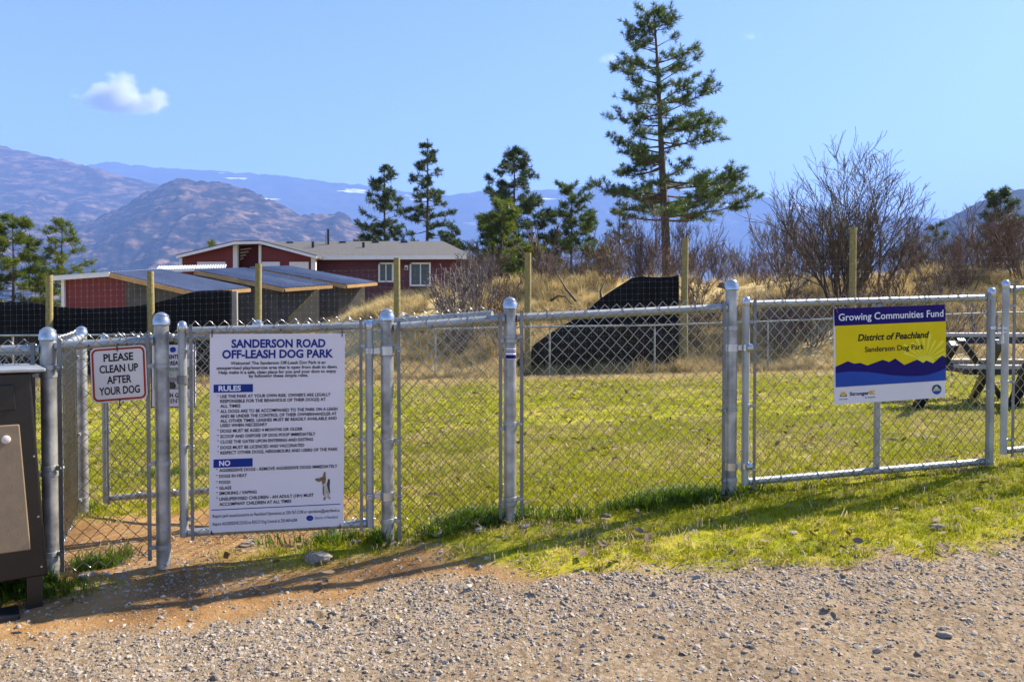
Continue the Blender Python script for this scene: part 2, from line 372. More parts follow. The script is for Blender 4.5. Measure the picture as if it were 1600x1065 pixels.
# ------------------------------------------------------------------ galvanised fence pieces
def dome(mb, p, r, n=20):
    mb.lathe(p, [(r*1.02, -.030), (r*1.16, -.026), (r*1.16, -.004), (r*1.06, 0)]+[(r*1.06*math.cos(a), r*.95*math.sin(a)) for a in (.2,.45,.7,.95,1.2,1.4)], n)
def fence_post(root, base, top, r=.030, name='post'):
    o = MB().tube([base-Vector((0,0,.08)), Vector((base.x, base.y, top.z-.012))], r, 22).build(name, 'galvanized', root, True)
    c = MB(); dome(c, Vector((base.x, base.y, top.z-.028)), r); c.build('cap', 'galv_cap', o, True)
    return o
def band(root, post, x, y, z, r, dirv, reach, mat='galv_pipe', hgt_=.020):
    """a strap round a post, bolted to the tension bar"""
    d = Vector(dirv).normalized(); m = MB()
    m.lathe((x, y, z-hgt_/2), [(r*1.01, 0), (r*1.13, .001), (r*1.13, hgt_-.001), (r*1.01, hgt_)], 20)
    m.quadbox(Vector((x, y, z))+d*(r+reach*.5), d*(reach*.5), Vector((-d.y, d.x, 0))*.0035, (0,0,hgt_/2))
    m.lathe(Vector((x, y, z))+d*(r+reach*.8)+Vector((d.y, -d.x, 0))*-.012, [(.007, 0), (.007, .024)], 8, Vector((d.y, -d.x, 0)))
    return m.build('band', mat, root, True)
def chainlink(root, A0, A1, B0, B1, half=.0305, row=.0315, r=.0020, n=5, off=(0,0,0), name='wire_mesh', mat='galv_wire', seed=0):
    """woven wires between the bottom line A0-A1 and the top line B0-B1; every wire is an upright zigzag hooked into its neighbours"""
    A0, A1, B0, B1 = map(Vector, (A0, A1, B0, B1)); off = Vector(off)
    L_ = (Vector((A1.x, A1.y, 0))-Vector((A0.x, A0.y, 0))).length; t = Vector((A1.x-A0.x, A1.y-A0.y, 0))/L_; nrm = Vector((-t.y, t.x, 0))
    nw = max(2, int(L_/half)); hgt0 = ((B0.z-A0.z)+(B1.z-A1.z))/2; nr = max(2, int(round(hgt0/row)))
    i = np.arange(nw); j = np.arange(nr+1); II, JJ = np.meshgrid(i, j, indexing='ij')
    sgn = np.where((II+JJ)%2 == 0, -1.0, 1.0); rs = np.random.RandomState(seed)
    s = (II+.5)*half+sgn*half*.5*1.10; s = np.clip(s, 0, L_); f = s/L_
    w = .0016*rs.randn(*s.shape)
    zb = A0.z+(A1.z-A0.z)*f; zt = B0.z+(B1.z-B0.z)*f; z = zb+(zt-zb)*JJ/nr+w*.8
    dep = np.where(sgn > 0, 1, -1)*r*.9+.006*np.sin(f*9+seed)*np.sin(JJ/nr*math.pi)
    px = A0.x+t.x*s+nrm.x*dep+off.x; py = A0.y+t.y*s+nrm.y*dep+off.y; z = z+off.z
    th = 2*np.pi*np.arange(n)/n
    # ring in the plane across the zigzag's mean (upright) direction
    ring = np.stack([np.cos(th)*t.x+np.sin(th)*nrm.x, np.cos(th)*t.y+np.sin(th)*nrm.y, 0*th], -1)*r*1.15
    Pp = np.stack([px, py, z], -1)[:, :, None, :]+ring[None, None]
    m = nr+1; V = Pp.reshape(-1, 3); base = (np.arange(nw)[:, None, None]*m+np.arange(nr)[None, :, None])*n; k = np.arange(n)[None, None, :]; k2 = (k+1)%n
    fq = np.stack([base+k, base+k2, base+n+k2, base+n+k], -1).reshape(-1, 4)
    return npmesh(name, V, fq, mat, root, True, 'stuff')
def pipe(root, pts, r, name, mat='galv_pipe', n=14): return MB().tube(pts, r, n).build(name, mat, root, True)
def up(p, dz): return Vector((p.x, p.y, p.z+dz))
def on_ground(p, dz=0): return Vector((p.x, p.y, hz(p.x, p.y)+dz))
FT = Vector((1, FB, 0)).normalized(); FN = Vector((FB, -1, 0)).normalized()       # along the front fence, and towards us
IT = Vector((1, IB, 0)).normalized(); INr = Vector((IB, -1, 0)).normalized()

def panel(root, a, b, at, bt, rail_a, rail_b, t, nrm, over=.046, bars=(1, 1), seed=0, ra=.030, low=.015, r=.021):
    """rail, wires, tension bars, bands and ties between posts a and b (bottom points), with the rail ends given"""
    d = (rail_b-rail_a).normalized()
    rl = pipe(root, [rail_a+d*ra, rail_b-d*ra], r, 'top_rail')
    A = a+t*(ra+.012); B = b-t*(ra+.012)
    chainlink(root, up(A, low), up(B, low), Vector((A.x, A.y, rail_a.z+over)), Vector((B.x, B.y, rail_b.z+over)), off=nrm*.024, seed=seed)
    for p, q, s, on in ((a, rail_a, 1, bars[0]), (b, rail_b, -1, bars[1])):
        if not on: continue
        x = p+t*s*(ra+.022)+nrm*.024
        MB().quadbox((x.x, x.y, (p.z+low+q.z+.03)/2), t*.008, nrm*.003, (0, 0, (q.z+.03-p.z-low)/2)).build('tension_bar', 'galv_dark', root)
        for f in (.10, .47, .90): band(root, None, p.x, p.y, p.z+(q.z-p.z)*f+.01*s, ra, t*s+nrm*.35, .03)
    L_ = (rail_b-rail_a).length; k = int(L_/.21)
    for i in range(1, k+1):
        c = rail_a+(rail_b-rail_a)*(i/(k+1)); m = MB(); pts = []
        for a_ in range(9):
            th = a_/8*2*math.pi; pts.append(c+nrm*math.cos(th)*(r+.004)+Vector((0,0,1))*math.sin(th)*(r+.004)+t*(a_/8-.5)*.03)
        m.tube(pts, .0022, 5).build('tie_wire', 'galv_wire', root, True)

# front fence, the piece right of the entry gate
g606 = on_ground(fp(606, 850)); g797 = on_ground(fp(797, 811)); g1143 = on_ground(fp(1141, 775))
t606 = fp(606, 482); t797 = fp(797, 464); t1143 = fp(1144, 436)
fr = thing('chain_link_fence', g797, 'chain link fence stretch between the rules gate and the yellow sign gate', 'fence')
for g, t in ((g606, t606), (g797, t797), (g1143, t1143)): fence_post(fr, g, t)
def rz(u, v): return fp(u, v)
panel(fr, g606, g797, None, None, Vector((g606.x, g606.y, rz(606, 512).z)), Vector((g797.x, g797.y, rz(797, 497).z)), FT, FN, seed=1)
panel(fr, g797, g1143, None, None, Vector((g797.x, g797.y, rz(797, 497).z)), Vector((g1143.x, g1143.y, rz(1143, 480).z)), FT, FN, seed=2)
lb = MB(); c = fp(797, 552)
for a in np.linspace(-.9, .9, 7)[:-1]:
    def q(a, z): return Vector((g797.x, g797.y, z))+(FN*math.cos(a)+FT*math.sin(a))*.0308
    b = a+.3; z0 = c.z-.026; z1 = c.z+.026; lb.raw([q(a, z0), q(b, z0), q(b, z1), q(a, z1)], [(0,1,2,3)])
st = lb.build('sticker', 'ink_white', fr, True)
lb = MB()
for a in np.linspace(-.9, .9, 7)[:-1]:
    def q(a, z): return Vector((g797.x, g797.y, z))+(FN*math.cos(a)+FT*math.sin(a))*.0313
    b = a+.3
    for z0, z1 in ((-.024, -.006), (.006, .011), (.015, .019)): lb.raw([q(a, c.z+z0), q(b, c.z+z0), q(b, c.z+z1), q(a, c.z+z1)], [(0,1,2,3)])
lb.build('print', 'ink_navy', st, True)

# front fence, the piece left of the entry gate
g254 = on_ground(fp(256, 887)); g77 = on_ground(fp(80, 902)); t254 = fp(254, 488); t77 = fp(77, 511)
gl = g77-FT*2.2; gl.z = hz(gl.x, gl.y)
fl = thing('chain_link_fence', g254, 'short chain link fence stretch by the bin carrying the clean up sign', 'fence')
for g, t in ((g254, t254), (g77, t77)): fence_post(fl, g, t, .031)
panel(fl, g77, g254, None, None, Vector((g77.x, g77.y, fp(77, 541).z)), Vector((g254.x, g254.y, fp(254, 532).z)), FT, FN, seed=3, low=.035, r=.020)
panel(fl, gl, g77, None, None, Vector((gl.x, gl.y, fp(77, 547).z-.01)), Vector((g77.x, g77.y, fp(77, 546).z)), FT, FN, seed=4, bars=(0, 1))

# gates
def gate(name, root_at, label, ul, vl, ur, vr, vt, vb, proj, t, nrm, r=.0185, bars=True, seed=0, group=None, low=.035, mid=None):
    """ul/ur: stile columns; vl/vr: (top, bottom) of each stile; vt/vb: rail rows at the two ends"""
    gt = thing(name, root_at, label, 'gate', group)
    a0, a1 = proj(ul, vl[1]), proj(ul, vl[0]); b0, b1 = proj(ur, vr[1]), proj(ur, vr[0])
    for p0, p1 in ((a0, a1), (b0, b1)):
        p1 = Vector((p0.x, p0.y, p1.z)); s = MB().tube([p0, up(p1, -.012)], r, 16).build('stile', 'galv_pipe', gt, True)
        c = MB(); dome(c, up(p1, -.018), r, 16); c.build('cap', 'galv_cap', s, True)
    ta, tb = Vector((a0.x, a0.y, proj(ul, vt[0]).z)), Vector((b0.x, b0.y, proj(ur, vt[1]).z))
    ba, bb = Vector((a0.x, a0.y, proj(ul, vb[0]).z)), Vector((b0.x, b0.y, proj(ur, vb[1]).z))
    pipe(gt, [ta+t*r*.9, tb-t*r*.9], r*.98, 'top_rail'); pipe(gt, [ba+t*r*.9, bb-t*r*.9], r*.98, 'bottom_rail')
    if mid:
        m0 = ba+(bb-ba)*mid; m1 = ta+(tb-ta)*mid; pipe(gt, [up(m0, r*.9), up(m1, -r*.9)], r*.9, 'middle_bar')
    A, B = a0+t*(r+.008), b0-t*(r+.008)
    chainlink(gt, Vector((A.x, A.y, ba.z-low)), Vector((B.x, B.y, bb.z-low)), Vector((A.x, A.y, ta.z+.044)), Vector((B.x, B.y, tb.z+.044)), off=nrm*.020, seed=seed)
    if bars:
        for p, z0, z1, s in ((a0, ba.z, ta.z, 1), (b0, bb.z, tb.z, -1)):
            x = p+t*s*(r+.020)+nrm*.020
            MB().quadbox((x.x, x.y, (z0+z1)/2), t*.007, nrm*.003, (0, 0, (z1-z0)/2+.03)).build('tension_bar', 'galv_dark', gt)
            for f in (.07, .43, .90): band(gt, None, p.x, p.y, z0+(z1-z0)*f, r, t*s+nrm*.4, .028, 'galv_pipe', .016)
    k = max(2, int((tb-ta).length/.2))
    for i in range(1, k):
        for e0, e1 in ((ta, tb), (ba, bb)):
            c = e0+(e1-e0)*(i/k); pts = [c+nrm*math.cos(th)*(r+.003)+Vector((0,0,1))*math.sin(th)*(r+.003)+t*(th/6.28-.5)*.03 for th in np.linspace(0, 6.28, 9)]
            MB().tube(pts, .0021, 5).build('tie_wire', 'galv_wire', gt, True)
    return gt, (a0, a1, b0, b1, ta, tb, ba, bb)
def hinge(root, post, stile, z, big=False):
    d = Vector((stile.x-post.x, stile.y-post.y, 0)); L_ = d.length; d.normalize(); m = MB()
    m.lathe((post.x, post.y, z-.02), [(.0305, 0), (.0355, .001), (.0355, .039), (.0305, .040)], 20)
    m.quadbox(Vector((post.x, post.y, z))+d*(L_*.5), d*(L_*.5-.01), FN*.007, (0, 0, .013))
    if big:
        m.lathe(Vector((stile.x, stile.y, z))+FN*.024-d*.012, [(.004, 0), (.016, .002), (.021, .010), (.021, .030), (.010, .036)], 14, d)
        m.lathe(Vector((stile.x, stile.y, z-.018)), [(.020, 0), (.0265, .002), (.0265, .034), (.020, .036)], 16)
    else:
        m.lathe((stile.x, stile.y, z-.013), [(.019, 0), (.0235, .001), (.0235, .026), (.019, .027)], 16)
        m.lathe(Vector((post.x, post.y, z))-d*.045+FN*.02, [(.008, 0), (.008, .02)], 8, -d)
    m.lathe(Vector((stile.x, stile.y, z))+FN*.022, [(.009, 0), (.009, .012), (.006, .016)], 8, FN)
    return m.build('hinge', 'galv_cap', root, True)
ga, A = gate('swing_gate', on_ground(fp(430, 850)), 'entry gate carrying the large white park rules sign', 288, (501, 838), 578, (499, 823), (517, 509), (832, 817), fp, FT, FN, seed=11)
hinge(ga, g606, A[2], fp(578, 548).z); hinge(ga, g606, A[2], fp(578, 775).z)
m = MB(); z = fp(270, 593).z; m.quadbox((g254+A[0])/2*1.0+Vector((0,0,z-(g254.z+A[0].z)/2)), (A[0]-g254)*.5*Vector((1,1,0)) if False else FT*.075, FN*.006, (0,0,.010))
m.lathe((A[0].x, A[0].y, z-.02), [(.0185, 0), (.024, .001), (.024, .04), (.0185, .041)], 14); m.build('latch', 'galv_dark', ga, True)
gb, B = gate('swing_gate', on_ground(fp(1355, 740)), 'wide gate carrying the yellow and blue funding sign', 1164, (463, 757), 1546, (449, 726), (475, 465), (752, 720), fp, FT, FN, r=.0195, seed=12, mid=.52)
hinge(gb, g1143, B[0], fp(1164, 543).z, True); hinge(gb, g1143, B[0], fp(1164, 727).z, True)
gc, Cc = gate('swing_gate', on_ground(fp(1640, 715)), 'gate cut off by the right photo edge beside the picnic table', 1568, (437, 709), 1900, (428, 675), (452, 440), (704, 668), fp, FT, FN, r=.0185, seed=13)
m = MB(); lz = fp(1556, 518).z; c = (B[2]+Cc[0])/2; c.z = lz
m.quadbox(c+FN*.024+Vector((0,0,.02)), FT*.032, FN*.005, (0,0,.006)); m.quadbox(c+FN*.024+Vector((0,0,-.045)), FT*.012, FN*.006, (0,0,.018)); m.quadbox(c+FN*.030+Vector((0,0,-.012)), FT*.005, FN*.003, (0,0,.045))
m.quadbox(c+FN*.024+Vector((0,0,-.002)), FT*.028, FN*.004, (0,0,.005)); m.lathe((B[2].x, B[2].y, lz+.012), [(.0195, 0), (.025, .001), (.025, .018), (.0195, .019)], 14)
m.build('latch', 'galv_cap', gb, True)

# inner line of the entry pen
i131 = ip(131, 808); i131.z = hz(i131.x, i131.y); i405 = ip(405, 790); i405.z = hz(i405.x, i405.y)
fi = thing('chain_link_fence', i405, 'inner chain link stretch of the entry pen behind the rules sign', 'fence')
fence_post(fi, i405, ip(405, 499), .028); fence_post(fi, i131, ip(131, 509), .028)
e797 = g797-IT*.062+Vector((0, .01, 0))
panel(fi, i405, Vector((e797.x, e797.y, hz(e797.x, e797.y))), None, None, Vector((i405.x, i405.y, ip(405, 519).z)), Vector((e797.x, e797.y, ip(790, 491).z)), IT, INr, seed=5, bars=(1, 0), ra=.028)
fs0 = Vector((g77.x, g77.y, 0))+Vector((-.02, .07, 0)); fs1 = Vector((i131.x, i131.y, 0))
sd = (fs1-fs0).normalized()
panel(fi, Vector((fs0.x, fs0.y, g77.z)), i131, None, None, Vector((fs0.x, fs0.y, ip(131, 530).z-.02)), Vector((i131.x, i131.y, ip(131, 527).z)), sd, Vector((-sd.y, sd.x, 0)), seed=6, bars=(0, 1), ra=.028)
gi, Ci = gate('swing_gate', on_ground(ip(270, 790)), 'inner gate of the entry pen seen behind the front gate', 166, (521, 785), 388, (508, 768), (532, 524), (778, 762), ip, IT, INr, seed=14, r=.0175)
gj, Cj = gate('swing_gate', on_ground(ip(20, 800)), 'low gate panel behind the bin at the far left', -160, (560, 812), 106, (535, 797), (562, 543), (808, 790), ip, IT, INr, seed=15, r=.0175)

# ------------------------------------------------------------------ signs
class Sign:
    """a flat board given by its four corners in a close view of the photograph (tl, tr, br, bl) on an upright plane"""
    def __init__(s, name, label, zo, quad, proj, nrm, mat, thick=.006, lift=.032, round_=0, cat='sign'):
        zx, zy, k = zo; f = lambda p: proj(zx+p[0]/k, zy+p[1]/k); s.q = quad
        tl, tr, br, bl = [f(p) for p in quad]
        # square the board: upright sides, level spacing
        s.r = (tr-tl+br-bl)*.5; s.u = (tl-bl+tr-br)*.5; s.n = nrm
        s.o = (bl+br+tl+tr)*.25-(s.r+s.u)*.5+nrm*lift; s.t = thick
        s.root = thing(name, s.o+s.r*.5, label, cat); w, h = s.r.length, s.u.length
        if round_:
            pts = []
            for cx, cy, a0 in ((1-round_, 1-round_, 0), (round_, 1-round_, 90), (round_, round_, 180), (1-round_, round_, 270)):
                for k_ in range(6):
                    a = R(a0+k_*18); pts.append((cx+round_*math.cos(a), cy+round_*math.sin(a)))
        else: pts = [(0,0),(1,0),(1,1),(0,1)]
        MB().prism([s.at(x, y, -thick) for x, y in pts][::-1], nrm*thick).build('board', mat, s.root); s.lv = .0010
    def at(s, x, y, z=0): return s.o+s.r*x+s.u*y+s.n*z
    def un(s, px, py):           # close-view pixel to board fraction
        (ax, ay), (bx, by), (cx, cy_), (dx, dy) = s.q
        fy = .5
        for _ in range(6):
            xl = ax+(dx-ax)*(1-fy); xr = bx+(cx-bx)*(1-fy); fx = (px-xl)/(xr-xl)
            yt = ay+(by-ay)*fx; yb = dy+(cy_-dy)*fx; fy = 1-(py-yt)/(yb-yt)
        return fx, fy
    def poly(s, pix, mat, name='print', lv=None, raw=False):
        pts = pix if raw else [s.un(*p) for p in pix]; z = lv or s.lv
        return MB().raw([s.at(x, y, z) for x, y in pts], [tuple(range(len(pts)))]).build(name, mat, s.root)
    def rect(s, x0, y0, x1, y1, mat, name='print', lv=None):
        (a, _), (b, _) = s.un(x0, (y0+y1)/2), s.un(x1, (y0+y1)/2); t = s.un((x0+x1)/2, y0)[1]; bt = s.un((x0+x1)/2, y1)[1]
        return s.poly([(a, bt), (b, bt), (b, t), (a, t)], mat, name, lv, True)
    def ell(s, cx, cy_, rx, ry, mat, name='print', lv=None, a0=0, a1=360, n=22):
        return s.poly([(cx+rx*math.cos(R(a0+(a1-a0)*k/n)), cy_-ry*math.sin(R(a0+(a1-a0)*k/n))) for k in range(n)], mat, name, lv)
    def text(s, txt, x0, x1, base, cap, mat='ink_black', bold=.02, shear=0, lv=None, zlift=0):
        cu = bpy.data.curves.new('lettering', 'FONT'); cu.body = txt; cu.offset = bold; cu.shear = shear; cu.resolution_u = 3
        o = bpy.data.objects.new('lettering', cu); me = bpy.data.meshes.new_from_object(o); bpy.data.objects.remove(o)
        co = np.empty(len(me.vertices)*3, np.float32); me.vertices.foreach_get('co', co); co = co.reshape(-1, 3)
        mn, mx = co[:, 0].min(), co[:, 0].max(); xm = (x0+x1)/2
        fx0, fy = s.un(x0, base), s.un(xm, base)[1]; fx0 = fx0[0]; fx1 = s.un(x1, base)[0]; fc = s.un(xm, base-cap)[1]-fy
        X_ = fx0+(co[:, 0]-mn)/(mx-mn)*(fx1-fx0); Y_ = fy+co[:, 1]/.729*fc; z = lv or s.lv+.0006
        org = np.array(s.o+s.n*z-s.root.location); V = org+np.outer(X_, np.array(s.r))+np.outer(Y_, np.array(s.u))
        me.vertices.foreach_set('co', V.astype(np.float32).ravel()); me.update(); me.materials.clear()
        return finish('lettering', me, mat, s.root)

# the park rules sign on the entry gate
S = Sign('rules_sign', 'large white board of dog park rules in blue and black print', (320, 510, 742/230), [(33,40),(705,32),(700,997),(25,1027)], fp, FN, 'sign_white')
S.text('SANDERSON ROAD', 137, 605, 103, 41, 'ink_blue', .035); S.text('OFF-LEASH DOG PARK', 92, 645, 155, 41, 'ink_blue', .035)
for tx, a, b, y in (('Welcome! The Sanderson Off-Leash Dog Park is an', 133, 605, 187), ('unsupervised play/exercise area that is open from dusk to dawn.', 65, 668, 210), ('Help make it a safe, clean place for you and your dogs to enjoy', 75, 660, 232), ('by following these simple rules.', 222, 518, 251)):
    S.text(tx, a, b, y, 16, 'ink_black', .02)
S.rect(50, 288, 242, 328, 'ink_blue', 'heading_bar'); S.text('RULES', 74, 183, 320, 26, 'ink_white', .03)
S.rect(48, 658, 240, 700, 'ink_blue', 'heading_bar'); S.text('NO', 76, 130, 692, 26, 'ink_white', .03)
for tx, b, y, bul in (("USE THE PARK AT YOUR OWN RISK. OWNER'S ARE LEGALLY", 632, 350, 1), ('RESPONSIBLE FOR THE BEHAVIOUS OF THEIR DOG(S) AT', 607, 374, 0), ('ALL TIMES', 180, 403, 0),
    ('ALL DOGS ARE TO BE ACCOMPANIED TO THE PARK ON A LEASH', 668, 423, 1), ('AND BE UNDER THE CONTROL OF THEIR OWNER/HANDLER AT', 663, 447, 0), ('ALL OTHER TIMES. LEASHES MUST BE READILY AVAILABLE AND', 664, 470, 0), ('USED WHEN NECESSARY', 313, 497, 0),
    ('DOGS MUST BE AGED 4 MONTHS OR OLDER', 490, 522, 1), ('SCOOP AND DISPOSE OF DOG POOP IMMEDIATELY', 555, 548, 1), ('CLOSE THE GATES UPON ENTERING AND EXITING', 543, 575, 1), ('DOGS MUST BE LICENCED AND VACCINATED', 498, 604, 1), ('RESPECT OTHER DOGS, NEIGHBOURS AND USERS OF THE PARK', 670, 627, 1)):
    S.text(tx, 82, b, y, 16, 'ink_black', .022)
    if bul: S.text('*', 66, 75, y+2+(b-82)/2*.023, 17, 'ink_black', .03)
for tx, b, y, bul in (('AGGRESSIVE DOGS - REMOVE AGGRESSIVE DOGS IMMEDIATELY', 668, 713, 1), ('DOGS IN HEAT', 212, 750, 1), ('FOOD', 131, 782, 1), ('GLASS', 135, 810, 1), ('SMOKING / VAPING', 260, 834, 1), ('UNSUPERVISED CHILDREN - AN ADULT (18+) MUST', 547, 857, 1), ('ACCOMPANY CHILDREN AT ALL TIMES', 433, 885, 0)):
    S.text(tx, 76, b, y, 16, 'ink_black', .022)
    if bul: S.text('*', 60, 69, y+2+(b-76)/2*.03, 17, 'ink_black', .03)
S.rect(38, 898, 684, 902, 'ink_blue', 'rule_line')
S.text('Report park issues/concerns to Peachland Operations at 250-767-2108 or operations@peachland.ca', 44, 680, 938, 17, 'ink_black', .004)
S.text('Report AGGRESSIVE DOGS to RDCO Dog Control at 250-469-6284', 44, 462, 982, 17, 'ink_black', .004)
S.ell(527, 957, 18, 14, 'ink_blue', 'emblem'); S.ell(531, 959, 9, 6, 'ink_lake', 'emblem', .0016); S.text('District of Peachland', 552, 672, 960, 14, 'ink_blue', .004, .25)
# printed photo of a small dog with one paw raised
S.poly([(588,778),(606,772),(622,790),(628,826),(626,852),(604,856),(596,840),(594,810)], 'print_fur', 'dog_print')
S.poly([(586,770),(572,776),(553,766),(556,757),(575,756),(592,748),(599,726),(607,724),(608,748),(610,762),(606,778),(594,790)], 'print_brown', 'dog_print', .0014)
S.poly([(614,790),(619,762),(627,758),(630,770),(628,800),(632,836),(622,820)], 'print_dark', 'dog_print', .0017)
S.poly([(592,800),(600,796),(600,846),(593,838)], 'print_brown', 'dog_print', .0014); S.poly([(598,852),(608,850),(606,866),(597,868)], 'print_brown', 'dog_print', .0014); S.poly([(618,850),(630,848),(634,862),(622,862)], 'print_fur', 'dog_print', .0014)
for px, py in ((44,44),(690,36),(38,1022),(683,992)):
    a = S.un(px, py); MB().tube([S.at(a[0], a[1]-.012, .002), S.at(a[0], a[1]+.022*(1 if py < 500 else .2), .006), S.at(a[0], a[1]+(.03 if py < 500 else -.02), -.02)], .0025, 6).build('zip_tie', 'plastic_black', S.root)

# the clean up sign
S = Sign('clean_up_sign', 'square cream sign with red border asking to clean up', (130, 520, 1265/190), [(95,160),(668,118),(692,680),(120,724)], fp, FN, 'sign_cream', .003, .036, .10)
pts = []
def ringpts(i, rr):
    o = []
    for cx, cy_, a0 in ((1-i-rr, 1-i-rr, 0), (i+rr, 1-i-rr, 90), (i+rr, i+rr, 180), (1-i-rr, i+rr, 270)):
        for k in range(7): a = R(a0+k*15); o.append((cx+rr*math.cos(a), cy_+rr*math.sin(a)))
    return o
ro, ri = ringpts(.022, .10), ringpts(.058, .07); n = len(ro)
MB().raw([S.at(x, y, .0008) for x, y in ro]+[S.at(x, y, .0008) for x, y in ri], [(i, (i+1)%n, n+(i+1)%n, n+i) for i in range(n)]).build('border', 'ink_red', S.root)
for tx, a, b, y in (('PLEASE', 236, 543, 284), ('CLEAN UP', 195, 594, 399), ('AFTER', 272, 525, 513), ('YOUR DOG', 193, 612, 625)): S.text(tx, a, b, y, 80, 'ink_black', .022)
for px, py, s_ in ((376, 160, 1), (404, 700, -1)):
    a = S.un(px, py); MB().tube([S.at(a[0], a[1]-.05*s_, .002), S.at(a[0], a[1]+.06*s_, .006), S.at(a[0], a[1]+.09*s_, -.02)], .0025, 6).build('zip_tie', 'plastic_black', S.root)

# the sign on the inner gate
S = Sign('entry_sign', 'white sign with dog photo on the inner gate, half hidden by a post', (130, 520, 1265/190), [(745,118),(1205,105),(1205,762),(745,775)], ip, INr, 'sign_white', .004, .03)
n = 4
for a, b in (((0,0),(1,.014)), ((0,.986),(1,1)), ((0,.014),(.02,.986)), ((.98,.014),(1,.986))): S.poly([(a[0],a[1]),(b[0],a[1]),(b[0],b[1]),(a[0],b[1])], 'ink_black', 'border', None, True)
S.text('NOW ENTERING', 812, 1137, 266, 44, 'ink_black', .03); S.text('AREA', 920, 1030, 330, 44, 'ink_black', .03); S.text('PUSH GATE', 850, 1135, 664, 46, 'ink_black', .03); S.text('TO ENTER', 850, 1118, 722, 46, 'ink_black', .005)
S.ell(975, 172, 32, 28, 'ink_blue', 'emblem'); S.ell(985, 176, 14, 10, 'ink_lake', 'emblem', .0016)
S.rect(775, 355, 1185, 580, 'print_green', 'photo_print')
S.poly([(800,560),(830,470),(880,420),(940,395),(1010,385),(1040,420),(1060,480),(1080,560),(990,575)], 'print_fur', 'photo_print', .0015)
S.poly([(925,560),(935,500),(980,490),(1010,540),(1000,575),(950,575)], 'print_dark', 'photo_print', .002); S.poly([(1090,480),(1095,430),(1115,425),(1130,470),(1115,510),(1095,505)], 'print_dark', 'photo_print', .002)

# the funding sign on the wide gate
S = Sign('funding_sign', 'yellow and blue funding sign with mountain and lake print', (1280, 460, 1302/220), [(108,132),(1120,93),(1131,945),(104,1012)], fp, FN, 'sign_white')
S.poly([(118,270),(1127,225),(1131,620),(118,720)], 'ink_yellow', 'yellow_field')
cx, cy_ = 935, 608
for k, a in enumerate(range(12, 172, 16)):
    r1 = 330 if k%2 == 0 else 280; a1 = a+7
    def lim(an, r): 
        x = cx+r*math.cos(R(an)); y = cy_-r*math.sin(R(an)); return (min(x, 1124), max(y, 262))
    S.poly([lim(a, 60), lim(a, r1*.75), lim(a1, r1*.75), lim(a1, 60)], 'ink_sun', 'sun_ray', .0014)
S.ell(cx, cy_+10, 90, 62, 'ink_sun', 'sun_disc', .0018)
S.poly([(105,132),(1122,93),(1125,246),(110,290)], 'ink_navy', 'title_band', .0014)
S.poly([(114,664),(225,612),(280,635),(335,628),(400,652),(540,600),(600,620),(655,587),(740,648),(860,598),(915,628),(945,605),(1008,632),(1095,560),(1129,578),(1130,760),(600,790),(114,790)], 'ink_navy', 'mountain_print', .0022)
S.poly([(114,722),(180,712),(250,706),(400,712),(500,724),(600,738),(700,747),(800,750),(880,748),(950,740),(1040,715),(1130,678),(1131,788),(114,852)], 'ink_lake', 'lake_print', .0026)
S.text('Growing Communities Fund', 145, 1102, 223, 66, 'ink_white', .010, lv=.0024); S.text('District of Peachland', 315, 970, 412, 62, 'ink_black', .025, .22, lv=.0026); S.text('Sanderson Dog Park', 378, 925, 515, 50, 'ink_black', .015, lv=.0026)
S.text('Stronger', 240, 418, 924, 34, 'ink_navy', .025); S.text('BC', 422, 469, 915, 34, 'ink_gold', .05); S.text('for everyone', 378, 470, 950, 15, 'ink_black', .01, .2)
S.ell(183, 925, 30, 30, 'ink_gold', 'emblem', None, 0, 180); S.poly([(152,918),(165,930),(200,930),(214,916),(212,936),(155,936)], 'ink_black', 'emblem', .0016)
S.text('BRITISH COLUMBIA', 148, 218, 966, 10, 'ink_black', .01)
S.ell(1047, 872, 46, 46, 'ink_teal', 'emblem'); S.poly([(1008,885),(1030,850),(1045,840),(1068,868),(1086,878),(1070,898),(1026,898)], 'print_fur', 'emblem', .0016); S.poly([(1008,888),(1086,882),(1076,902),(1047,912),(1020,906)], 'ink_lake', 'emblem', .002)
for px, py in ((118,145),(1112,104)):
    a = S.un(px, py); MB().tube([S.at(a[0]+.02*(1 if px < 500 else 0), a[1]-.03, .003), S.at(a[0], a[1]+.02, .006), S.at(a[0], a[1]+.06, -.02)], .002, 6).build('wire_tie', 'galv_wire', S.root)

# ------------------------------------------------------------------ litter bin at the left edge
b0 = G(62, 948); bx, by = b0.x, b0.y; bz = b0.z
root = thing('litter_bin', (bx-.33, by, bz), 'black litter bin with tan panels, cut off by the left photo edge', 'bin')
BA = R(35); BU = Vector((-math.sin(BA), math.cos(BA), 0))
def bq(x, z, y=0):                  # x leftwards negative; the bin is turned to face the path
    c_, s_ = math.cos(BA), math.sin(BA); x += .03; return Vector((bx+x*c_-y*s_, by+x*s_+y*c_, bz+z))
H0, H1 = .12, .93; sl_ = -.050
MB().prism([bq(-.80, H0), bq(0, H0), bq(sl_, H1), bq(-.80-sl_, H1)], BU*.42).build('body', 'bin_frame', root, bevel=.008)
MB().box(bq(-.40, H1+.009, .21), .80, .47, .014, BA).build('lid', 'galv_pipe', root, bevel=.004)
MB().prism([bq(-.42, H0+.115, -.012), bq(-.058, H0+.115, -.012), bq(-.090, .73, -.012), bq(-.42, .73, -.012)], BU*.011).build('panel', 'bin_panel', root, bevel=.004)
MB().prism([bq(-.79, H0+.115, -.012), bq(-.432, H0+.115, -.012), bq(-.432, .73, -.012), bq(-.76, .73, -.012)], BU*.011).build('panel', 'bin_panel', root, bevel=.004)
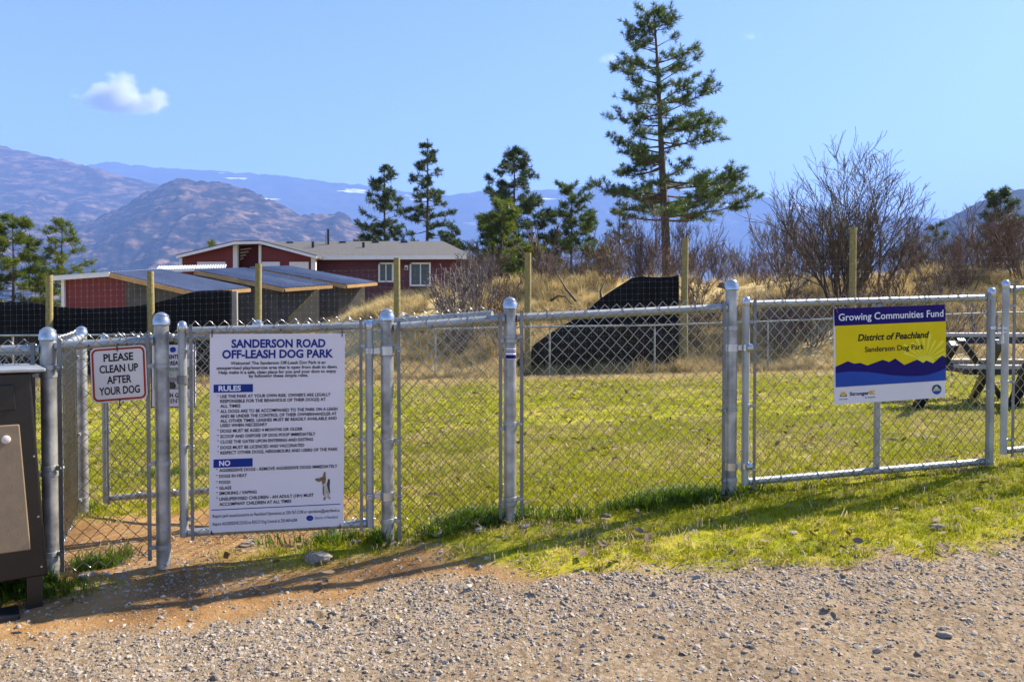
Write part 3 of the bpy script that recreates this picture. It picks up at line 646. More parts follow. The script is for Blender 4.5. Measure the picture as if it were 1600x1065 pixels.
MB().prism([bq(-.74, .785, -.009), bq(-.100, .785, -.009), bq(-.106, .885, -.009), bq(-.74, .885, -.009)], BU*.008).build('upper_panel', 'bin_frame', root, bevel=.006)
MB().lathe(bq(-.135, .675, -.012), [(.016, 0), (.016, .004), (.011, .007)], 16, -BU).build('lock_knob', 'sign_cream', root, True)
for x in (-.045, -.74): MB().box(bq(x, H0/2+.0, .03), .055, .055, H0+.03, BA).build('leg', 'bin_frame', root)
for x in (-.045, -.74): MB().box(bq(x, H0/2+.0, .38), .055, .055, H0+.03, BA).build('leg', 'bin_frame', root)
MB().box(bq(-.47, -.005, -.02), .74, .12, .035, BA).build('base_plate', 'plastic_black', root, bevel=.008)
for i, (x, z) in enumerate([(-.018, .84), (-.030, .60), (-.018, .36), (-.010, .16)]):
    MB().lathe(bq(x-.012, z, 0), [(.004, 0), (.004, .003)], 8, -BU).build('bolt', 'galv_cap', root)

# ------------------------------------------------------------------ picnic table
c0 = G(1478, 631); ang = R(-4); ax = Vector((math.cos(ang), math.sin(ang), 0)); tv = Vector((-ax.y, ax.x, 0))
root = thing('picnic_table', c0, 'picnic table with grey planks on blue-black frames, right edge', 'table')
zt = .75; L_ = 1.9
ctr = c0+ax*.80
def tb(c, la, lt, lz): return MB().quadbox(c, ax*la/2, tv*lt/2, (0,0,lz/2))
gz = c0.z
for i in range(5): tb(Vector((ctr.x, ctr.y, gz+zt))+tv*((i-2)*.145), L_+.006*(i%2), .138, .038).build('plank', 'plank_grey', root, bevel=.004)
for s in (-1, 1):
    for k in (-.073, .073): tb(Vector((ctr.x, ctr.y, gz+.44))+tv*(s*.62+k), L_, .138, .038).build('seat_plank', 'plank_grey', root, bevel=.004)
    tb(Vector((ctr.x, ctr.y, gz+zt-.055))+tv*(s*.27), L_-.2, .04, .07).build('rail', 'paint_blueblack', root)
    tb(Vector((ctr.x, ctr.y, gz+.44-.05))+tv*(s*.62), L_-.1, .10, .06).build('rail', 'paint_blueblack', root)
for e in (0, 1.3):
    o = c0+ax*e
    tb(Vector((o.x, o.y, gz+.395)), .06, 1.40, .06).build('cross_beam', 'paint_blueblack', root)
    tb(Vector((o.x, o.y, gz+zt-.05)), .05, .68, .06).build('cross_beam', 'paint_blueblack', root)
for a, b in (((1432,638),(1490,536,7.5)), ((1521,622),(1562,534,8.0)), ((1580,638),(1622,534,7.3)), ((1566,624),(1502,530,8.1))):
    g_ = G(*a); t_ = P(*b); d = (t_-g_).normalized(); sx_ = Vector((1,.2,0)).normalized(); MB().quadbox((g_+t_)/2, (t_-g_)*.5, sx_*.045, d.cross(sx_)*.035).build('leg', 'paint_blueblack', root, bevel=.006)

# ------------------------------------------------------------------ far fences
FY = 17.4
def fy_z(u, v): return P(u, v, FY).z
us = [-260, -120, 20, 170, 335, 500, 680, 859, 1023, 1200, 1385, 1560, 1720, 1880]
tops = np.interp(us, [0, 330, 680, 860, 1023, 1200, 1480, 1600], [524, 522, 514, 510, 508, 502, 491, 487])
root = thing('chain_link_fence', on_ground(Vector((0, FY, 0))), 'far chain link fence along the back of the field', 'fence')
pp = []
for u, v in zip(us, tops):
    p = on_ground(P(u, v, FY)); q_ = P(u, v, FY); pp.append((p, q_))
    MB().tube([up(p, -.1), up(q_, 0)], .021, 10).build('post', 'galvanized', root, True)
for (a, ta_), (b, tb_) in zip(pp[:-1], pp[1:]):
    pipe(root, [ta_, tb_], .020, 'top_rail', n=8)
    chainlink(root, up(a, .02), up(b, .02), up(ta_, .02), up(tb_, .02), off=(0, -.024, 0), n=3, r=.0011, mat='galv_wire', seed=int(a.x*10)%97)
DY = 18.15
root = thing('deer_fence', on_ground(Vector((0, DY, 0))), 'tall wire deer fence on wooden posts behind the field', 'fence')
du = [-90, 77, 235, 404, 620, 825, 1071, 1333, 1610]; dv = [435, 430, 424, 412, 403, 395, 372, 355, 340]
dp = []
for i, (u, v) in enumerate(zip(du, dv)):
    q_ = P(u, v, DY); p = on_ground(q_); dp.append((p, q_)); k = Vector((random.uniform(-.02, .02), 0, 0))
    MB().tube([up(p, -.2), (p+q_)/2+k, q_], [.082, .078, .072], 12).build('post', 'post_wood', root, True)
wires = MB(); wv = []; wf = []
def thin(a, b, r=.0007):
    a = Vector(a); b = Vector(b); d = (b-a).normalized(); s_ = d.orthogonal().normalized(); t_ = d.cross(s_); k = len(wires.v)
    for p in (a, b):
        for th in (0, 2.1, 4.2): wires.v.append(p+(s_*math.cos(th)+t_*math.sin(th))*r)
    for i in range(3): wires.f.append((k+i, k+(i+1)%3, k+3+(i+1)%3, k+3+i))
knots = MB()
for (a, qa), (b, qb) in zip(dp[:-1], dp[1:]):
    n = int((b-a).length/.13); hA = min(qa.z-a.z-.12, 2.45); hB = min(qb.z-b.z-.12, 2.45)
    for j in range(19):
        f = j/18; thin(up(a, .05+(hA-.05)*f)+Vector((0,.085,0)), up(b, .05+(hB-.05)*f)+Vector((0,.085,0)))
    for i in range(1, n):
        s_ = i/n; p = a+(b-a)*s_; h = hA+(hB-hA)*s_; thin(up(p, .05)+Vector((0,.085,0)), up(p, h)+Vector((0,.085,0)))
        for j in range(0, 19):
            c = up(p, .05+(h-.05)*j/18)+Vector((0,.085,0)); knots.quadbox(c, (.0045,0,0), (0,.003,0), (0,0,.0045))
wires.build('wire_mesh', 'galv_dark', root, kind='stuff'); knots.build('knot', 'galv_cap', root, kind='stuff')

def cloth(label, top, bot, y, seed):
    """a hanging sheet between a top and a bottom line of pixels, with folds and a hem"""
    u = np.linspace(top[0][0], top[-1][0], 90); tv_ = np.interp(u, [a for a, b in top], [b for a, b in top]); bv = np.interp(u, [a for a, b in bot], [b for a, b in bot])
    V = []; n = 14
    for side in (0, 1):
        for j in range(n+1):
            for a, t_, b in zip(u, tv_, bv):
                f = j/n; p = P(a, t_+(b-t_)*f, y); fold = .035*math.sin(a*.11+seed+f*1.5)*math.sin(a*.037+1)+.03*(vn(a*.06, f*4, seed)-.5)
                if j == n: p.z = max(p.z, hz(p.x, p.y)+.004) if p.z < hz(p.x, p.y) else p.z
                V.append((p.x, p.y+fold+.05+side*.004, p.z))
    m = len(u); Fs = []
    for side in (0, 1):
        o = side*(n+1)*m
        for j in range(n):
            for i in range(m-1):
                q_ = o+j*m+i; Fs.append((q_, q_+1, q_+m+1, q_+m) if side else (q_+m, q_+m+1, q_+1, q_))
    o2 = (n+1)*m
    for i in range(m-1): Fs.append((i, i+1, o2+i+1, o2+i)); Fs.append((n*m+i+1, n*m+i, o2+n*m+i, o2+n*m+i+1))
    for j in range(n):
        Fs.append((j*m, o2+j*m, o2+(j+1)*m, (j+1)*m)); Fs.append((j*m+m-1, (j+1)*m+m-1, o2+(j+1)*m+m-1, o2+j*m+m-1))
    o = npmesh('shade_cloth', np.array(V), np.array(Fs), 'shade_cloth', smooth=True); return tag(o, label, 'cloth', 'black shade cloths on the deer fence')
def gv(u, y): p = P(u, 500, y); return HV+(E-hz(p.x, y))*F/y
cl = [(u, gv(u, DY+.1)-1) for u in np.linspace(-120, 1100, 60)]
cloth('long black shade cloth along the deer fence in front of the sheds', [(-120,474),(0,472),(42,471),(75,478),(140,482),(200,479),(238,474),(295,457),(310,454),(361,453)], cl, DY+.12, 1)
cloth('sloping black shade cloth hung from the post below the tall pine', [(776,586),(800,572),(826,545),(858,521),(900,497),(948,459),(988,434),(1002,431.5),(1030,433),(1050,432),(1062,429)], [(776,590)]+[(u, gv(u, DY+.1)-1) for u in np.linspace(800, 1062, 30)], DY+.12, 4)
# ------------------------------------------------------------------ red house
def vtx(u, v, d): return P(u, v, d)
root = thing('red_house', on_ground(P(480, 500, 38)), 'red house with low grey shingle roof behind the sheds', 'house')
y0 = 37.0; zb = hz(P(400, 500, 40).x, 40)-.4
def fr_poly(pix, y, th, name, mat, par=None, bevel=0):
    par = par or root; return MB().prism([P(u, v, y) for u, v in pix], (0, th, 0)).build(name, mat, par, bevel=bevel)
def zv(z, y): return HV+(E-z)*F/y
vb = zv(zb, y0)
fr_poly([(283, vb), (366, vb), (366, 384), (283, 401)][::-1], y0, 5.0, 'wall', 'siding_red')
fr_poly([(372, zv(zb, y0+.9)), (407, zv(zb, y0+.9)), (407, 384), (372, 384)][::-1], y0+.9, 4.0, 'wall', 'siding_red')
fr_poly([(408, vb), (488, vb), (488, 402), (408, 384)][::-1], y0+.02, 5.0, 'wall', 'siding_red')
fr_poly([(364, vb), (371, vb), (371, 382), (364, 382)][::-1], y0-.06, .2, 'corner_trim', 'trim_white'); fr_poly([(404, vb), (408, vb), (408, 382), (404, 382)][::-1], y0-.05, .2, 'corner_trim', 'trim_white')
fr_poly([(280, vb), (284.5, vb), (284.5, 402), (280, 402)][::-1], y0-.05, .2, 'corner_trim', 'trim_white'); fr_poly([(486, vb), (493, vb), (493, 402), (486, 402)][::-1], y0-.05, .2, 'corner_trim', 'trim_white')
for a, b in ((308, 352), (409, 437), (452, 482)): fr_poly([(a, 420), (b, 420), (b, 409), (a, 409)][::-1], y0-.04, .15, 'awning', 'trim_white')
# wing roof: two slopes with a flat crown, and its fascia
prof = [(275, 400.5), (366, 378.5), (406, 377.5), (495, 401)]
w = fr_poly([(u, v-2.5) for u, v in prof]+[(u, v+1.5) for u, v in prof][::-1], y0-.5, 6.0, 'roof', 'roof_shingle')
fr_poly([(u, v-1) for u, v in prof]+[(u, v+3.2) for u, v in prof][::-1], y0-.56, .055, 'fascia', 'trim_white', w)
for k in range(4): fr_poly([(374, 389+k*5), (392-k*4, 387+k*5), (392-k*4, 389+k*5), (374, 391.5+k*5)][::-1], y0+.84, .05, 'stair_board', 'trim_white')
# main body
ym = 38.2
wl = fr_poly([(488, zv(zb, ym)), (735, zv(zb, ym)), (735, 402), (488, 402)][::-1], ym, 7.5, 'wall', 'siding_maroon')
for k in range(9):
    v = 406+k*5; MB().prism([P(490, v, ym-.012), P(734, v, ym-.012), P(734, v+4.3, ym-.035), P(490, v+4.3, ym-.035)], (0, .03, 0)).build('siding_board', 'siding_maroon', wl)
e0, e1 = P(491, 401, ym-.6), P(741, 400, ym-.6); r0, r1 = P(400, 377.5, 42.2), P(692, 376.5, 42.2); k0, k1 = P(470, 400, 46.5), P(741, 400, 46.5)
k0.z = k1.z = e0.z
rf = MB().raw([e0, e1, r1, r0, k0, k1], [(0,1,2,3), (1,5,2), (5,4,3,2), (0,3,4), (0,4,5,1)]).build('roof', 'roof_shingle', root)
MB().quadbox((e0+e1)/2+Vector((0,-.02,-.06)), (e1-e0)*.5, (0,.03,0), (0,0,.085)).build('gutter', 'trim_white', rf)
for u, v, h in ((489, 391, 14), (568, 390, 12)): p = P(u, v, 40.2); MB().tube([up(p, -.25), up(p, h*.031)], .07, 8).build('vent_pipe', 'pipe_black', rf)
p = P(513, 384, 41.2); MB().tube([up(p, -.3), up(p, .85)], .06, 8).build('chimney_pipe', 'pipe_black', rf); p = P(509, 385, 41.2); MB().tube([up(p, -.3), up(p, .6)], .03, 6).build('vent_pipe', 'galv_pipe', rf)
for u, v, d in ((454, 379.5, 41.8), (536, 379, 41.8), (587, 378.5, 41.8), (632, 378.5, 41.8), (534, 388, 40.6), (524, 389, 40.4)): p = P(u, v, d); MB().box(p, .36, .3, .12).build('roof_vent', 'vent_dark', rf, bevel=.03)
def window(ua, ub, va, vb_, y, split):
    wd = fr_poly([(ua, vb_), (ub, vb_), (ub, va), (ua, va)][::-1], y-.03, .06, 'window', 'curtain')
    fw = 2.6
    for q_ in ([(ua, va), (ub, va), (ub, va+fw), (ua, va+fw)], [(ua, vb_-fw), (ub, vb_-fw), (ub, vb_), (ua, vb_)], [(ua, va), (ua+fw, va), (ua+fw, vb_), (ua, vb_)], [(ub-fw, va), (ub, va), (ub, vb_), (ub-fw, vb_)], [(split-.8, va), (split+.8, va), (split+.8, vb_), (split-.8, vb_)]):
        fr_poly(q_, y-.09-.002*abs(hash(q_[0]) % 5), .06, 'frame', 'trim_white', wd)
    for a, b in ((ua+fw, split-.8), (split+.8, ub-fw)): fr_poly([(a, vb_-fw), (b, vb_-fw), (b, va+fw), (a, va+fw)][::-1], y-.045, .012, 'pane', 'glass_dark', wd)
window(591, 615, 410, 441, ym-.03, 603); window(640, 673, 410, 447, ym-.03, 657)
MB().box(P(635, 418, ym-.12), .16, .14, .22).build('wall_lamp', 'trim_white', root, bevel=.02); MB().box(P(634.5, 419, ym-.2), .08, .05, .1).build('lamp_bracket', 'vent_dark', root)
p = P(493, 404, ym-.3); MB().tube([p, up(p, -.35), P(489, 422, ym-.1), P(489, 460, ym-.1)], .05, 8).build('downpipe', 'trim_white', root)

# ------------------------------------------------------------------ sheds with ribbed metal roofs
def ribbed(A_, B_, C_, D_, name, mat, par, per=.11, amp=.016, th=.02):
    """sheet from ridge A-D down to eave B-C; ribs run down the slope"""
    L_ = (D_-A_).length; n = max(8, int(L_/per)*6); nr = (B_-A_).cross(D_-A_).normalized(); nr = nr if nr.z > 0 else -nr
    V = []; Fs = []
    for lay in (0, 1):
        for i in range(n+1):
            f = i/n; o = nr*(amp*math.sin(f*L_/per*2*math.pi)-lay*th); V += [A_.lerp(D_, f)+o, B_.lerp(C_, f)+o]
    for i in range(n):
        a = 2*i; Fs.append((a, a+1, a+3, a+2)); b = 2*(n+1)+a; Fs.append((b+2, b+3, b+1, b))
        Fs.append((a+1, b+1, b+3, a+3)); Fs.append((a, a+2, b+2, b))
    o = MB().raw(V, Fs).build(name, mat, par, True); return o
def beam(a, b, w, h, name, mat, par, drop=0):
    a = up(a, -drop); b = up(b, -drop); d = (b-a).normalized(); s_ = Vector((-d.y, d.x, 0)).normalized()
    return MB().quadbox((a+b)/2, (b-a)*.5, s_*w/2, d.cross(s_)*h/2).build(name, mat, par)
def shed(label, pa, pb, pc, pd, d0, d1, wall_cols, left=None):
    A_, B_, C_, D_ = P(*pa, d0), P(*pb, d0), P(*pc, d1), P(*pd, d1)
    rt = thing('metal_roof_shed', on_ground(Vector(((A_.x+B_.x)/2, d0, 0))), label, 'shed', 'sheds beside the red house')
    rf_ = ribbed(A_, B_, C_, D_, 'roof', 'metal_roof', rt)
    beam(A_+Vector((0,-.03,0)), B_+Vector((0,-.03,0)), .04, .14, 'fascia', 'fascia_wood', rf_, .10); beam(B_+Vector((.03,0,0)), C_+Vector((.03,0,0)), .04, .12, 'fascia', 'fascia_wood', rf_, .09)
    n = 8
    g0 = min(hz(A_.x, d0), hz(B_.x, d0), hz(C_.x, d1))-.15
    xs = [A_.x]+[P(u, 500, d0).x for u, m in wall_cols[:-1]]+[B_.x-.35]
    zt_ = lambda x: A_.z+(B_.z-A_.z)*(x-A_.x)/(B_.x-A_.x)-.06
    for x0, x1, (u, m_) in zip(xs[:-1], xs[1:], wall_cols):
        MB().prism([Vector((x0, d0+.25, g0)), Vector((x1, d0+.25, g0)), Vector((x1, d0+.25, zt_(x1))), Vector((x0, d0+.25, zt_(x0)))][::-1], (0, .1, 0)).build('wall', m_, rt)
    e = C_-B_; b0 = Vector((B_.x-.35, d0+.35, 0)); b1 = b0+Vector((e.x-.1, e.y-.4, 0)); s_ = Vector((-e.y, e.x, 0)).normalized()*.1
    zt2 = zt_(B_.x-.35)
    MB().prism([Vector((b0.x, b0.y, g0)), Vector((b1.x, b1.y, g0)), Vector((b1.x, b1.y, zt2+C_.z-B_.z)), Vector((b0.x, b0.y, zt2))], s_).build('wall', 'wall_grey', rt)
    return rt, A_, B_, C_, D_, g0
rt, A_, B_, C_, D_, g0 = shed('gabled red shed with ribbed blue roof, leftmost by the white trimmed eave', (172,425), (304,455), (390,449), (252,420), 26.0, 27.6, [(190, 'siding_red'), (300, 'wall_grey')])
Le = P(75, 432, 26.0); Lb = P(150, 427, 27.6)
ribbed(A_, Le, Lb, D_, 'roof', 'metal_roof_white', rt); beam(Le+Vector((0,-.04,0)), A_+Vector((0,-.04,0)), .05, .13, 'fascia', 'trim_white', rt, .08)
xl = P(95, 500, 26).x
MB().prism([Vector((xl, 26.26, g0)), Vector((A_.x, 26.26, g0)), Vector((A_.x, 26.26, A_.z-.07)), Vector((xl, 26.26, P(95, 434, 26).z))][::-1], (0, .1, 0)).build('wall', 'siding_red', rt)
MB().box((xl-.02, 26.25, (g0+P(95,434,26).z)/2), .10, .16, P(95,434,26).z-g0-.02).build('corner_trim', 'trim_white', rt)
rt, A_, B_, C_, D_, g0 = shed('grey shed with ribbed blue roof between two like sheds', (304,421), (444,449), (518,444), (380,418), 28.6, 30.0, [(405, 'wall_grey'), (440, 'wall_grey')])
a = P(452, 497, 28.4); b = P(497, 452, 28.4); beam(a, b, .05, .09, 'brace', 'post_wood', rt)
for u in (437, 500): p = P(u, 460, 28.5); beam(Vector((p.x, p.y, g0)), p, .12, .12, 'post', 'concrete', rt)
rt, A_, B_, C_, D_, g0 = shed('dark shed with ribbed blue roof nearest the house windows', (390,417), (541,444), (588,440), (450,415), 31.0, 32.2, [(500, 'wall_grey'), (540, 'wall_grey')])
rt = thing('white_roof_shed', on_ground(P(300, 500, 33)), 'low shed with white ribbed roof in front of the red house', 'shed', 'sheds beside the red house')
q = [P(243, 421, 33), P(352, 418, 33), P(354, 413, 34.5), P(248, 415.5, 34.5)]
ribbed(q[3], q[0], q[1], q[2], 'roof', 'metal_roof_white', rt); beam(q[0]+Vector((0,-.02,0)), q[1]+Vector((0,-.02,0)), .04, .10, 'fascia', 'trim_white', rt, .07)
z = hz(q[0].x, 34)-.2; MB().prism([Vector((q[0].x+.2, 33.4, z)), Vector((q[1].x-.2, 33.4, z)), Vector((q[1].x-.2, 33.4, q[1].z-.1)), Vector((q[0].x+.2, 33.4, q[0].z-.1))][::-1], (0, 1.0, 0)).build('wall', 'siding_red', rt)
p = P(366, 455, 24.6); o = MB().quadbox((p.x, p.y, (p.z+hz(p.x, p.y)-.1)/2), (.095,0,0), (0,.06,0), (0,0,(p.z-hz(p.x, p.y)+.1)/2)).build('slab_post', 'concrete', bevel=.01)
tag(o, 'pale upright slab post at the end of the long black cloth', 'post')

# ------------------------------------------------------------------ pines
def pine(label, u, vtop, d, hw, mat, seed, ut=None, crown0=.18, whorls=22, per=5, nt=16, tl=.20, powr=.75, name='pine_tree', fat=1.0, up_=.25, fill=1.0, tw=.014, group='pines behind the mound', bd=None):
    rs = np.random.RandomState(seed); top = P(ut or u, vtop, d); bx_ = P(u, 430, d).x; bz_ = hz(bx_, d)
    if bd is not None: bz_ = bd
    hgt_ = top.z-bz_; rad = hw*d/F; root = thing(name, (bx_, d, bz_), label, 'tree', group)
    def axis_(f): return np.array([bx_+(top.x-bx_)*f**1.4+.10*math.sin(f*7+seed)*(1-f)*f, d+.08*math.sin(f*5+seed*2)*f*(1-f), bz_+hgt_*f])
    tr = MB(); r0 = hgt_*.0125*fat
    fs = np.linspace(0, 1, 16); tr.tube([Vector(axis_(f)) for f in fs]and[up(Vector(axis_(0)), -.4)]+[Vector(axis_(f)) for f in fs], [r0*1.1]+[r0*(1-f)**.85+.012 for f in fs], 9)
    tips = []
    for k in range(whorls):
        f0 = crown0+(1-crown0)*(k+.3)/whorls
        lenf = ((1-(f0-crown0)/(1-crown0)))**powr
        for b in range(rs.randint(per-1, per+2)):
            f = min(.985, f0+rs.uniform(-.4, .4)/whorls); az = rs.uniform(0, 2*math.pi)
            bl = rad*1.22*lenf*(rs.uniform(.4, 1.0) if rs.uniform() < .8 else rs.uniform(.9, 1.22))+.2
            o = axis_(f); dr = np.array([math.cos(az), math.sin(az), 0]); elev = up_*(.2+f)+rs.uniform(-.25, .2)
            pts = [o]; p = o.copy(); n = 5
            for i in range(n):
                e = elev-.25*(1-f)+(.45*i/n)*(rs.uniform(.3, 1.2)); dr2 = dr+np.array([rs.uniform(-.18, .18), rs.uniform(-.18, .18), e]); dr2 /= np.linalg.norm(dr2); p = p+dr2*bl/n; pts.append(p.copy())
            tr.tube([Vector(q) for q in pts], [max(.008, r0*.30*(1-f)**.5*(1-i/(n+.5))) for i in range(n+1)], 4, False)
            ns = max(4, int(bl*5.0*fill))
            for s in range(ns):
                g = rs.uniform(.28, 1)**.8; ii = min(n-1, int(g*n)); q = pts[ii]+(pts[ii+1]-pts[ii])*(g*n-ii)
                dd = dr*rs.uniform(.1, .9)+np.array([-dr[1], dr[0], 0])*rs.uniform(-1, 1)+np.array([0, 0, rs.uniform(-.1, .65)]); dd /= np.linalg.norm(dd)
                sl2 = (.16+.26*bl*(1-g*.5))*rs.uniform(.5, 1.2); e_ = q+dd*sl2; tr.tube([Vector(q), Vector(q+dd*sl2*.5+np.array([0,0,-.02])), Vector(e_)], [.010, .008, .006], 3, False)
                for h in np.linspace(.35, 1, max(2, int(sl2/.13))): tips.append((q+(e_-q)*h+rs.randn(3)*.03, dd))
            tips.append((pts[-1], dr))
    tips += [(axis_(f), np.array([0, 0, 1.])) for f in np.linspace(.9, 1, 5)]
    T = np.array([t[0] for t in tips]); Dr = np.array([t[1] for t in tips]); M = len(T)
    dirs = rs.randn(M, nt, 3)*.75+Dr[:, None]*.75+np.array([0, 0, .30]); dirs /= np.linalg.norm(dirs, axis=2, keepdims=True)
    ln = tl*rs.uniform(.6, 1.15, (M, nt, 1)); sd_ = np.cross(dirs, rs.randn(M, nt, 3)); sd_ /= np.linalg.norm(sd_, axis=2, keepdims=True)
    c_ = T[:, None]-Dr[:, None]*.02; V = np.stack([c_+dirs*ln*.08-sd_*tw*.5, c_+dirs*ln*.08+sd_*tw*.5, c_+dirs*ln*.6+sd_*tw*.6, c_+dirs*ln, c_+dirs*ln*.6-sd_*tw*.6], 2).reshape(-1, 3)
    n = M*nt; base = np.arange(n)*5; fq = np.stack([base, base+1, base+2, base+3, base+4], -1)
    tr.build('trunk', 'bark', root, True); npmesh('crown', V, fq, mat, root)
    return root
pine('tallest pine, open crowned, rising above the mound', 1042, 8, 34, 112, 'needles', 14, ut=1021, crown0=.24, whorls=18, per=6, nt=26, tl=.25, powr=.62, tw=0.013, up_=.30, fat=1.35, fill=.8)
pine('dense dark pine behind the house roof, left of the slim tree', 601, 262, 60, 52, 'needles_dark', 5, crown0=.10, whorls=24, nt=17, tl=.36, powr=.55, tw=0.026, fill=0.91)
pine('slim pointed evergreen behind the house roof', 668, 220, 58, 54, 'needles_dark', 8, crown0=.10, whorls=26, per=5, nt=17, tl=.32, powr=.8, name='fir_tree', tw=0.024, up_=-.05, fill=0.98)
pine('tall narrow pine at the middle of the skyline', 804, 234, 48, 62, 'needles_dark', 12, crown0=.10, whorls=26, nt=17, tl=.32, powr=.60, tw=0.022, fill=1.05)
pine('yellow green pine in front of the middle pine', 784, 318, 44, 54, 'needles_bright', 17, crown0=.05, whorls=16, nt=19, tl=.30, powr=.5, tw=0.021, fill=1.12)
pine('bushy rounded pine left of the tallest pine', 893, 290, 50, 58, 'needles', 21, crown0=.05, whorls=18, nt=17, tl=.34, powr=.5, tw=0.024, fill=1.05)
pine('thin small pine just left of the tallest pine', 968, 315, 52, 34, 'needles_dark', 26, crown0=.05, whorls=11, nt=14, tl=.28, powr=.7, tw=0.020, fill=0.77)
pine('dark pine near the right edge against the blue hill', 1563, 298, 46, 40, 'needles_dark', 31, crown0=.06, whorls=20, nt=16, tl=.30, powr=.55, tw=0.022, fill=0.91)
pine('small pine between bare bushes left of the blue hill', 1463, 352, 50, 26, 'needles_dark', 37, crown0=.05, whorls=9, nt=14, tl=.28, powr=.6, tw=0.022, fill=0.84)
pine('bright green pine at the left photo edge', 20, 338, 44, 48, 'needles_bright', 41, crown0=.05, whorls=18, nt=19, tl=.32, powr=.5, tw=0.022, group='pines left of the sheds')
pine('thin green pine just left of the red shed', 97, 347, 46, 48, 'needles_bright', 44, crown0=.08, whorls=17, per=4, nt=16, tl=.28, powr=.55, tw=0.020, fill=0.84, group='pines left of the sheds')
pine('tip of a small pine showing above the left house eave', 328, 378, 58, 14, 'needles_bright', 47, crown0=.2, whorls=8, nt=14, tl=.3, powr=.6, tw=0.024, fill=0.84, group='pines behind the house')
pine('little dark pine right of the slim tree, over the roof end', 706, 352, 52, 18, 'needles_dark', 52, crown0=.1, whorls=9, nt=14, tl=.28, powr=.6, tw=0.022, fill=0.84)

# ------------------------------------------------------------------ bare bushes
def shrub_mesh(seed, h, spread, stems, mat, r0=.02, curl=.25, kids=(6, 5), name='bare_shrub', rmin=.006):
    rs = random.Random(seed); mb = MB()
    def grow(p, d, L_, r, lev):
        n = 5 if lev < 2 else 3; pts = [p]; rr = [r]
        for i in range(n):
            d = (d+Vector((rs.gauss(0, curl), rs.gauss(0, curl), rs.gauss(.10, curl*.6)))*.55).normalized(); pts.append(pts[-1]+d*L_/n); rr.append(max(rmin, r*(1-(i+1)/(n+.6))))
        mb.tube(pts, rr, 4 if lev == 0 else 3, False)
        if lev < 2:
            for k in range(rs.randint(kids[lev]-2, kids[lev]+1)):
                f = rs.uniform(.22, .98); i = min(n-1, int(f*n)); q_ = pts[i].lerp(pts[i+1], f*n-i); dd = (pts[i+1]-pts[i]).normalized()
                dd = (dd+Vector((rs.gauss(0, .45), rs.gauss(0, .45), rs.gauss(.12, .25)))).normalized(); grow(q_, dd, L_*rs.uniform(.28, .52)*(1.15-f*.4), rr[i]*.55, lev+1)
    for s in range(stems):
        a = rs.uniform(0, 6.283); o = rs.uniform(0, .16)*spread; lean = rs.uniform(.05, 1.0)**1.0*spread/h*.95
        grow(Vector((math.cos(a)*o, math.sin(a)*o, -.1)), Vector((math.cos(a)*lean, math.sin(a)*lean, 1)).normalized(), h*rs.uniform(.6, 1.02), r0*rs.uniform(.6, 1.15), 0)
    me = bpy.data.meshes.new(name); me.from_pydata([tuple(v) for v in mb.v], [], mb.f); me.update(); me.materials.append(MAT[mat]); return me
def put(name, me, x, y, s, rz_, label, cat, group=None, sx=1):
    o = bpy.data.objects.new(name, me); C.objects.link(o); o.location = (x, y, hz(x, y)-.03); o.rotation_euler = (0, 0, rz_); o.scale = (s*sx, s*sx, s); return tag(o, label, cat, group)
GB = 'bare bushes along the mound'
p = P(1312, 455, 21.5); put('bare_willow', shrub_mesh(101, 4.0, 1.35, 26, 'twig', .042, .30, (9, 7)), p.x, p.y, 1, .3, 'largest bare willow bush, many dark stems, behind the yellow sign', 'bush', GB)
p = P(1362, 455, 23.5); o = put('bare_willow', shrub_mesh(107, 3.7, 2.0, 10, 'twig', .045, .26, (8, 7)), p.x, p.y, 1, 0, 'spreading bare willow leaning right of the largest bush', 'bush', GB)
var = [shrub_mesh(200+i, 2.6, 1.5, 18, ('twig_red', 'twig_grey', 'twig', 'twig_red', 'twig_grey')[i], .028, .30, (8, 6), rmin=.007) for i in range(5)]
named = {0: 'grey bare bush at the right end of the house roof', 6: 'bare reddish thicket round the foot of the tallest pine', 10: 'bare grey bush left of the largest willow bush', 15: 'red stemmed bare bush at the far right before the dark pine'}
BR = [(738, 396, 27, 0), (752, 380, 29, 3), (765, 392, 25, 1), (845, 388, 26, 1), (872, 395, 24, 0), (930, 385, 29, 3), (1012, 332, 30, 3), (1066, 345, 31, 0), (1122, 362, 33, 1), (1172, 372, 31, 4), (1222, 308, 29, 1),
      (1262, 330, 30, 2), (1286, 352, 26, 3), (1440, 335, 33, 4), (1486, 352, 29, 1), (1535, 322, 25, 3), (1575, 345, 27, 0), (1600, 318, 24, 3), (1145, 398, 36, 4), (1202, 392, 38, 0), (968, 398, 25, 1), (1092, 390, 28, 3), (1404, 350, 29, 2), (1510, 375, 23, 0), (1640, 335, 26, 3), (990, 352, 32, 4), (1422, 385, 25, 3), (1040, 378, 27, 3), (905, 400, 32, 4)]
order = sorted(range(len(BR)), key=lambda i: BR[i][0]); ORD = 'first second third fourth fifth sixth seventh eighth ninth tenth eleventh twelfth thirteenth fourteenth fifteenth sixteenth seventeenth eighteenth nineteenth'.split()
for i, (u, v, d, k) in enumerate(BR):
    r_ = order.index(i); n_ = len(BR); pos = ORD[r_]+' from the left' if r_ < n_/2 else ORD[n_-1-r_]+' from the right'
    p = P(u, v, d); h = p.z-hz(p.x, d); put('bare_shrub', var[k], p.x, d, max(.4, h/2.55), i*1.7, named.get(i, ('reddish', 'grey', 'dark', 'reddish', 'grey')[k]+' bare bush on the mound, '+pos+' of the bushes'), 'bush', GB, 1.0 if h < 2.6 else .85)
small = [shrub_mesh(300+i, .9, .6, 12, ('twig_red', 'twig_grey')[i % 2], .011, .3, (5, 4), rmin=.005) for i in range(3)]
rs = random.Random(9)
